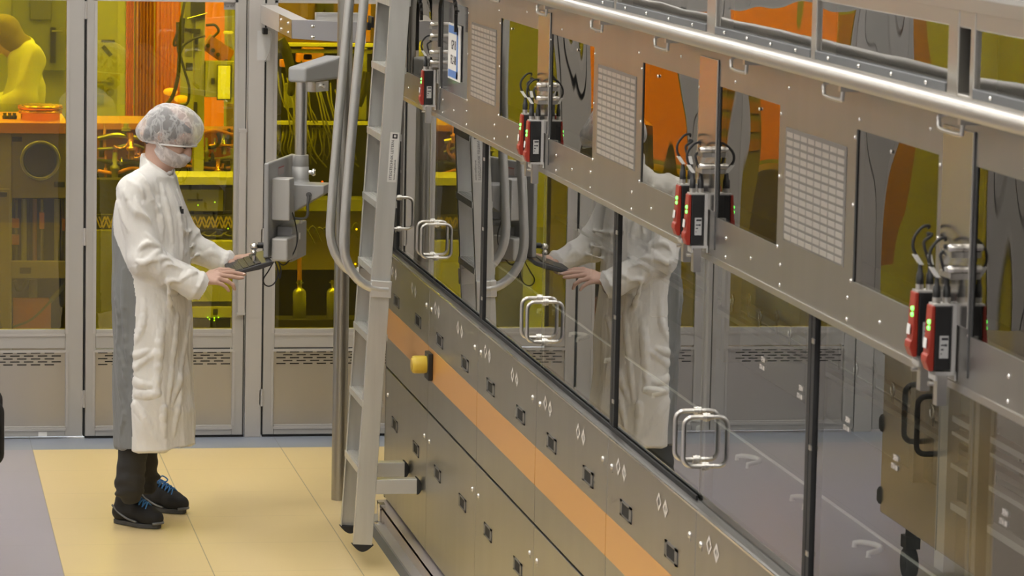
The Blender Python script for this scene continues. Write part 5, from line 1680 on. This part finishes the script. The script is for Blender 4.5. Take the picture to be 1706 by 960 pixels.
# ---- hair, hair net, mask
hd = Field(c0 - .17, c0 + .17, .005)
hd.ell(HP(-.012, 0, .014), (.103, .082, .096), HA, k=.01)
hd.ell(HP(-.062, 0, -.045), (.040, .062, .050), HA, k=.02)
hd.ell(HP(.075, 0, -.060), (.075, .09, .085), HA, k=.01, neg=True)
hd.ell(HP(.098, 0, -.015), (.045, .08, .050), HA, k=.01, neg=True)
V, Q = hd.mesh(1); mesh_obj('hair', V, Q, HAIR, pr, label='short dark hair')
nd = Field(c0 - .22, c0 + .2, .005)
nd.ell(A3(291, 216, YB_), (.124, .106, .104), (fx, lx, uz), k=.03)
nd.ell(A3(280, 203, YB_), (.098, .090, .074), (fx, lx, uz), k=.04)
nd.ell(A3(258, 219, YB_), (.080, .086, .052), (fx, lx, uz), k=.05)
nd.plane_cut(A3(290, 240, YB_), (-.10, 0, -1))
V, Q = nd.mesh(2); Nn = normals(V, Q)
V = V + Nn * (.0035 * wob(V, (45, 45, 25), 21) + .002 * wob(V, (90, 90, 60), 22))[:, None]
mesh_obj('hair_net', V, Q, NET, pr, label='translucent white bouffant hair net')
b = MB(); pts = []
for k in range(33):
    an = 2 * PI * k / 32
    pts.append(A3(290, 240, YB_) + fx * (.108 * math.cos(an) - .012) + lx * (.094 * math.sin(an)) + uz * (-.10 * .095 * math.cos(an) * -1 * -1 + .003))
b.tube(pts, .004, 6, caps=False); b.build('hair_net_band', mat('white_elastic', (.78, .77, .76), .7), pr)
md = Field(c0 - .2, c0 + .2, .0045)
head(md, .011)
md.ell(HP(.028, 0, -.082), (.062, .068, .050), HA, k=.02)
md.ell(HP(.094, 0, -.072), (.030, .036, .034), HA, k=.03)
md.plane_cut(HP(.10, 0, -.054), (uh * .995 + fh * .08))
md.ell(HP(.100, 0, -.060), (.022, .024, .018), HA, k=.03)
md.plane_cut(HP(-.022, 0, -.06), (-fh + uh * .05))
md.plane_cut(HP(0, 0, -.125), (-uh + fh * .1))
V, Q = md.mesh(1); Nn = normals(V, Q)
V = V + Nn * (.002 * np.sin(((V - c0) @ uh) * 190 + ((V - c0) @ fh) * 60))[:, None]
mk = mesh_obj('face_mask', V, Q, MASKM, pr, label='white gauze face mask')
for s in (-1, 1):
    small('ear_loop', mat('white_loop', (.75, .74, .72), .7), [HP(.02, s * .078, -.060), HP(-.012, s * .089, -.040), HP(-.024, s * .089, -.010), HP(-.010, s * .090, .012), HP(.022, s * .080, -.030)], .0022, mk)

# ---- collar snap, pocket with pen
b = MB(); p = A3(283, 289, YB_ - .115); b.ball(p, (.012, .008, .010), 12, 8); b.build('collar_snap', mat('grey_snap', (.34, .32, .30), .5), pr, 'small grey collar snap')
pk = A3(301, 352, YB_ - .10)
b = MB(); b.obox(pk, (.012, -.003, 0), (0, .006, 0), (0, 0, .010)); b.cyl(pk + [0, 0, .006], pk + [0, 0, .020], .0045, n=10); b.build('pen_clip', BLACK, pr, 'black pen clip at the breast pocket')

# ---- trousers
td = Field((gc[0] - .22, YB_ - .30, .05), (gc[0] + .22, YB_ + .36, .75), .0055)
def DN(p, d): return p + np.array([0, 0, d])
td.chain([hpN * .4 + knN * .6, knN, A3(216, 800, YB_ - .10), DN(anN, .012)], [.092, .068, .058, .056], k=.02)
td.chain([hpF * .4 + knF * .6, knF, A3(242, 775, YB_ + .13), DN(anF, .03)], [.088, .060, .050, .048], k=.02)
for c, r in ((A3(214, 812, YB_ - .10), .058), (A3(214, 823, YB_ - .10), .055), (A3(250, 797, YB_ + .14), .046), (A3(245, 815, YB_ + .155), .045)):
    td.ell(c, (r, r * .95, .020), k=.010)
V, Q = td.mesh(1); Nn = normals(V, Q)
V = V + Nn * (.0035 * wob(V, (30, 30, 45), 31) + .004 * np.sin(V[:, 2] * 120 + 6 * wob(V, (8, 8, 8), 5)) * np.clip((.30 - V[:, 2]) / .15, 0, 1))[:, None]
mesh_obj('trousers', V, Q, TROU, pr, label='charcoal trousers')

# ---- shoes
def shoe(heel, toe, ank, lab, seed):
    h, t = np.array(heel), np.array(toe)
    f = t - h; f[2] = 0; Ln = np.linalg.norm(f); f = f / Ln
    l = np.array([-f[1], f[0], 0])
    def S(a, b_, c): return h + f * (a * Ln) + l * b_ + uz * c
    sd = Field(np.minimum(h, t) - [.10, .10, .03], np.maximum(h, t) + [.10, .10, .20], .004)
    sd.chain([S(.15, 0, .055), S(.45, 0, .060), S(.72, .003, .050), S(.87, .004, .042)], [.037, .038, .043, .038], k=.015)
    sd.chain([S(.17, 0, .05), S(.2, 0, .105)], [.037, .036], k=.015)
    sd.chain([S(.30, 0, .100), S(.52, 0, .082), S(.70, 0, .060)], [.031, .030, .032], k=.015)
    sd.plane_cut(S(0, 0, .018), -uz)
    sd.plane_cut(S(.15, 0, .128), uz * 1 + f * -.15)
    V, Q = sd.mesh(1)
    root = mesh_obj('shoe', V, Q, SHOEB, pr, label=lab)
    b = MB()
    out = []
    n = 40
    for k in range(n):
        an = 2 * PI * k / n
        a, s_ = .5 - .5 * math.cos(an), math.sin(an)
        wd = .034 + .010 * math.sin(PI * min(1, max(0, (a - .35) / .6))) - .006 * math.exp(-((a - .38) / .12) ** 2)
        out.append(S(.02 + .97 * a, wd * math.copysign(abs(s_) ** .55, s_), .002))
    b.prism(out, (0, 0, .019)); b.build('sole', SHOEG, root, 'grey rubber sole', bevel=.003)
    b = MB()
    for sgn in (-1, 1):
        b.tube(smooth_path([S(.06, sgn * .034, .085), S(.22, sgn * .038, .055), S(.42, sgn * .040, .034), S(.62, sgn * .044, .026)], 6), .0045, 8)
    b.tube(smooth_path([S(.93, -.034, .024), S(1.0, -.012, .026), S(1.0, .016, .026), S(.93, .036, .024)], 6), .007, 8)
    b.build('side_stripe', mat('grey_reflective_trim', (.14, .145, .15), .5), root, 'grey side stripe and toe guard')
    b = MB()
    for k in range(5):
        a = .40 + .072 * k; zt = float(np.interp(a, [.3, .52, .70, .88], [.138, .121, .101, .088])) + .005
        for sgn in (-1, 1):
            b.tube(smooth_path([S(a, sgn * .024, zt - .012), S(a + .02, sgn * .008, zt + .001), S(a + .045, -sgn * .008, zt - .004), S(a + .07, -sgn * .026, zt - .024)], 4), .0034, 7)
    for sgn in (-1, 1):
        b.tube(smooth_path([S(.40, 0, .142), S(.40, sgn * .022, .152), S(.46, sgn * .040, .136), S(.47, sgn * .022, .128), S(.40, 0, .142)], 5), .0032, 7)
    b.build('laces', LACE, root, 'bright blue laces')
    return root
shoe(at(190, 871, Z=0), at(267, 882, Z=0), anN, 'near black shoe with blue laces', 1)
shoe(at(236, 847, Z=0), at(309, 857, Z=0), anF, 'far black shoe with blue laces', 2)

# ================================================================== second person behind the amber glass
Y2 = 22.8
p2 = thing('person', 'person in a white hooded coat bending over behind the left amber glass', 'person', (float(at(38, 300, Y=Y2).x), Y2, 0))
WH2 = mat('white_lab_fabric', (.74, .73, .68), .7, bump=((14, 14, 8), .35, .012, 2))
fd = Field((at(0, 0, Y=Y2).x - .45, Y2 - .40, .25), (at(78, 0, Y=Y2).x + .12, Y2 + .40, 2.0), .010)
def B3(x, y, Y=Y2): return np.array(at(x, y, Y=Y))
r2 = []
for y, c, hw, bs in ((80, 38, 22, .12), (88, 39, 27, .15), (98, 40, 30, .17), (140, 43, 34, .20), (190, 42, 32, .21), (350, 40, 34, .22), (430, 40, 36, .23)):
    q = B3(c, y); r2.append((q[2], q[0], Y2, hw / 267, bs))
fd.stack(r2, PI, k=.03)
fd.cap(B3(36, 84), B3(58, 100, Y2 - .16), .06, .078, k=.05); fd.cap(B3(36, 78), B3(52, 96, Y2 + .16), .06, .075, k=.05)
fd.chain([B3(56, 96, Y2 - .18), B3(47, 165, Y2 - .24), B3(-8, 182, Y2 - .22)], [.082, .070, .055], k=.03)
fd.chain([B3(50, 96, Y2 + .18), B3(35, 165, Y2 + .24), B3(-15, 180, Y2 + .18)], [.078, .066, .052], k=.03)
V, Q = fd.mesh(1); Nn = normals(V, Q)
V = V + Nn * (.010 * wob(V, (20, 20, 14), 41) + .020 * (1 - 2 * np.abs(np.sin(9 * (V[:, 0] - .6 * V[:, 2]) + 1.2 * wob(V, (9, 9, 9), 42)))))[:, None]
mesh_obj('coat', V, Q, WH2, p2, label='white coat with hood')
fd = Field(B3(14, 54) - [.30, .25, 1.0], B3(14, 54) + [.22, .25, .22], .008)
hc = B3(4, 55)
fd.ell(hc, (.095, .075, .115), k=.02); fd.ell(hc + [-.035, 0, -.07], (.06, .058, .06), k=.02)
fd.chain([hc + [-.085, 0, -.005], hc + [-.105, 0, -.045]], [.010, .015], k=.012)
fd.chain([hc + [.02, 0, -.08], B3(34, 100)], [.045, .05], k=.02)
fd.stack([(.9, r2[3][1], Y2, .09, .15), (1.45, r2[1][1], Y2, .08, .14)], PI, k=.03)
V, Q = fd.mesh(1); mesh_obj('body', V, Q, SKIN, p2)
fd = Field(hc - .24, hc + .24, .007)
fd.ell(hc + [.008, 0, .015], (.106, .090, .106), k=.02); fd.chain([hc + [.045, 0, -.04], B3(34, 78)], [.070, .082], k=.04)
fd.ell(hc + [-.13, 0, -.075], (.095, .085, .10), k=.02, neg=True)
V, Q = fd.mesh(1); Nn = normals(V, Q)
V = V + Nn * (.005 * wob(V, (30, 30, 30), 44))[:, None]
mesh_obj('hood', V, Q, mat('taupe_hood', (.26, .20, .14), .7), p2, label='beige hood')
fd = Field(hc - .2, hc + .2, .007)
fd.ell(hc + [-.055, 0, -.075], (.058, .062, .050), k=.02)
V, Q = fd.mesh(1); mesh_obj('face_mask', V, Q, WH2, p2)
fd = Field((B3(0, 0)[0] - .35, Y2 - .3, 0), (B3(0, 0)[0] + .45, Y2 + .3, .7), .012)
for s in (-.1, .1):
    q = r2[-1][1]
    fd.chain([(q, Y2 + s, .55), (q + .01, Y2 + s, .09)], [.085, .06], k=.02)
    fd.chain([(q + .02, Y2 + s, .035), (q - .17, Y2 + s, .032)], [.035, .032], k=.02)
V, Q = fd.mesh(1); mesh_obj('overshoes', V, Q, WH2, p2)
# ================================================================== camera, world, output
cam = bpy.data.cameras.new('camera')
co = bpy.data.objects.new('camera', cam)
C.objects.link(co)
from mathutils import Matrix
R = Matrix(((M[0][0], -M[1][0], -M[2][0]), (M[0][1], -M[1][1], -M[2][1]), (M[0][2], -M[1][2], -M[2][2])))
co.matrix_world = Matrix.Translation((0, 0, CAMH)) @ R.to_4x4()
cam.sensor_width = 36.0
cam.sensor_fit = 'HORIZONTAL'
cam.lens = F / 1706 * 36.0
cam.clip_start = .1
cam.dof.use_dof = True
cam.dof.focus_distance = 15.2
cam.dof.aperture_fstop = 16
sc = bpy.context.scene
sc.camera = co
wd = bpy.data.worlds.new('world'); wd.use_nodes = True
wd.node_tree.nodes['Background'].inputs['Color'].default_value = (1, 1, 1, 1)
wd.node_tree.nodes['Background'].inputs['Strength'].default_value = .02
sc.world = wd
sc.view_settings.view_transform = 'Standard'
sc.view_settings.look = 'None'
sc.view_settings.exposure = 0
sc.view_settings.gamma = 1
sc.view_settings.use_curve_mapping = False
sc.cycles.max_bounces = 10
sc.cycles.glossy_bounces = 6
sc.cycles.transparent_max_bounces = 16
sc.cycles.use_denoising = True
sc.cycles.sample_clamp_indirect = 6
sc.cycles.caustics_reflective = False
sc.cycles.caustics_refractive = False
for o in bpy.data.objects:
    if '_o' in o:
        del o['_o']
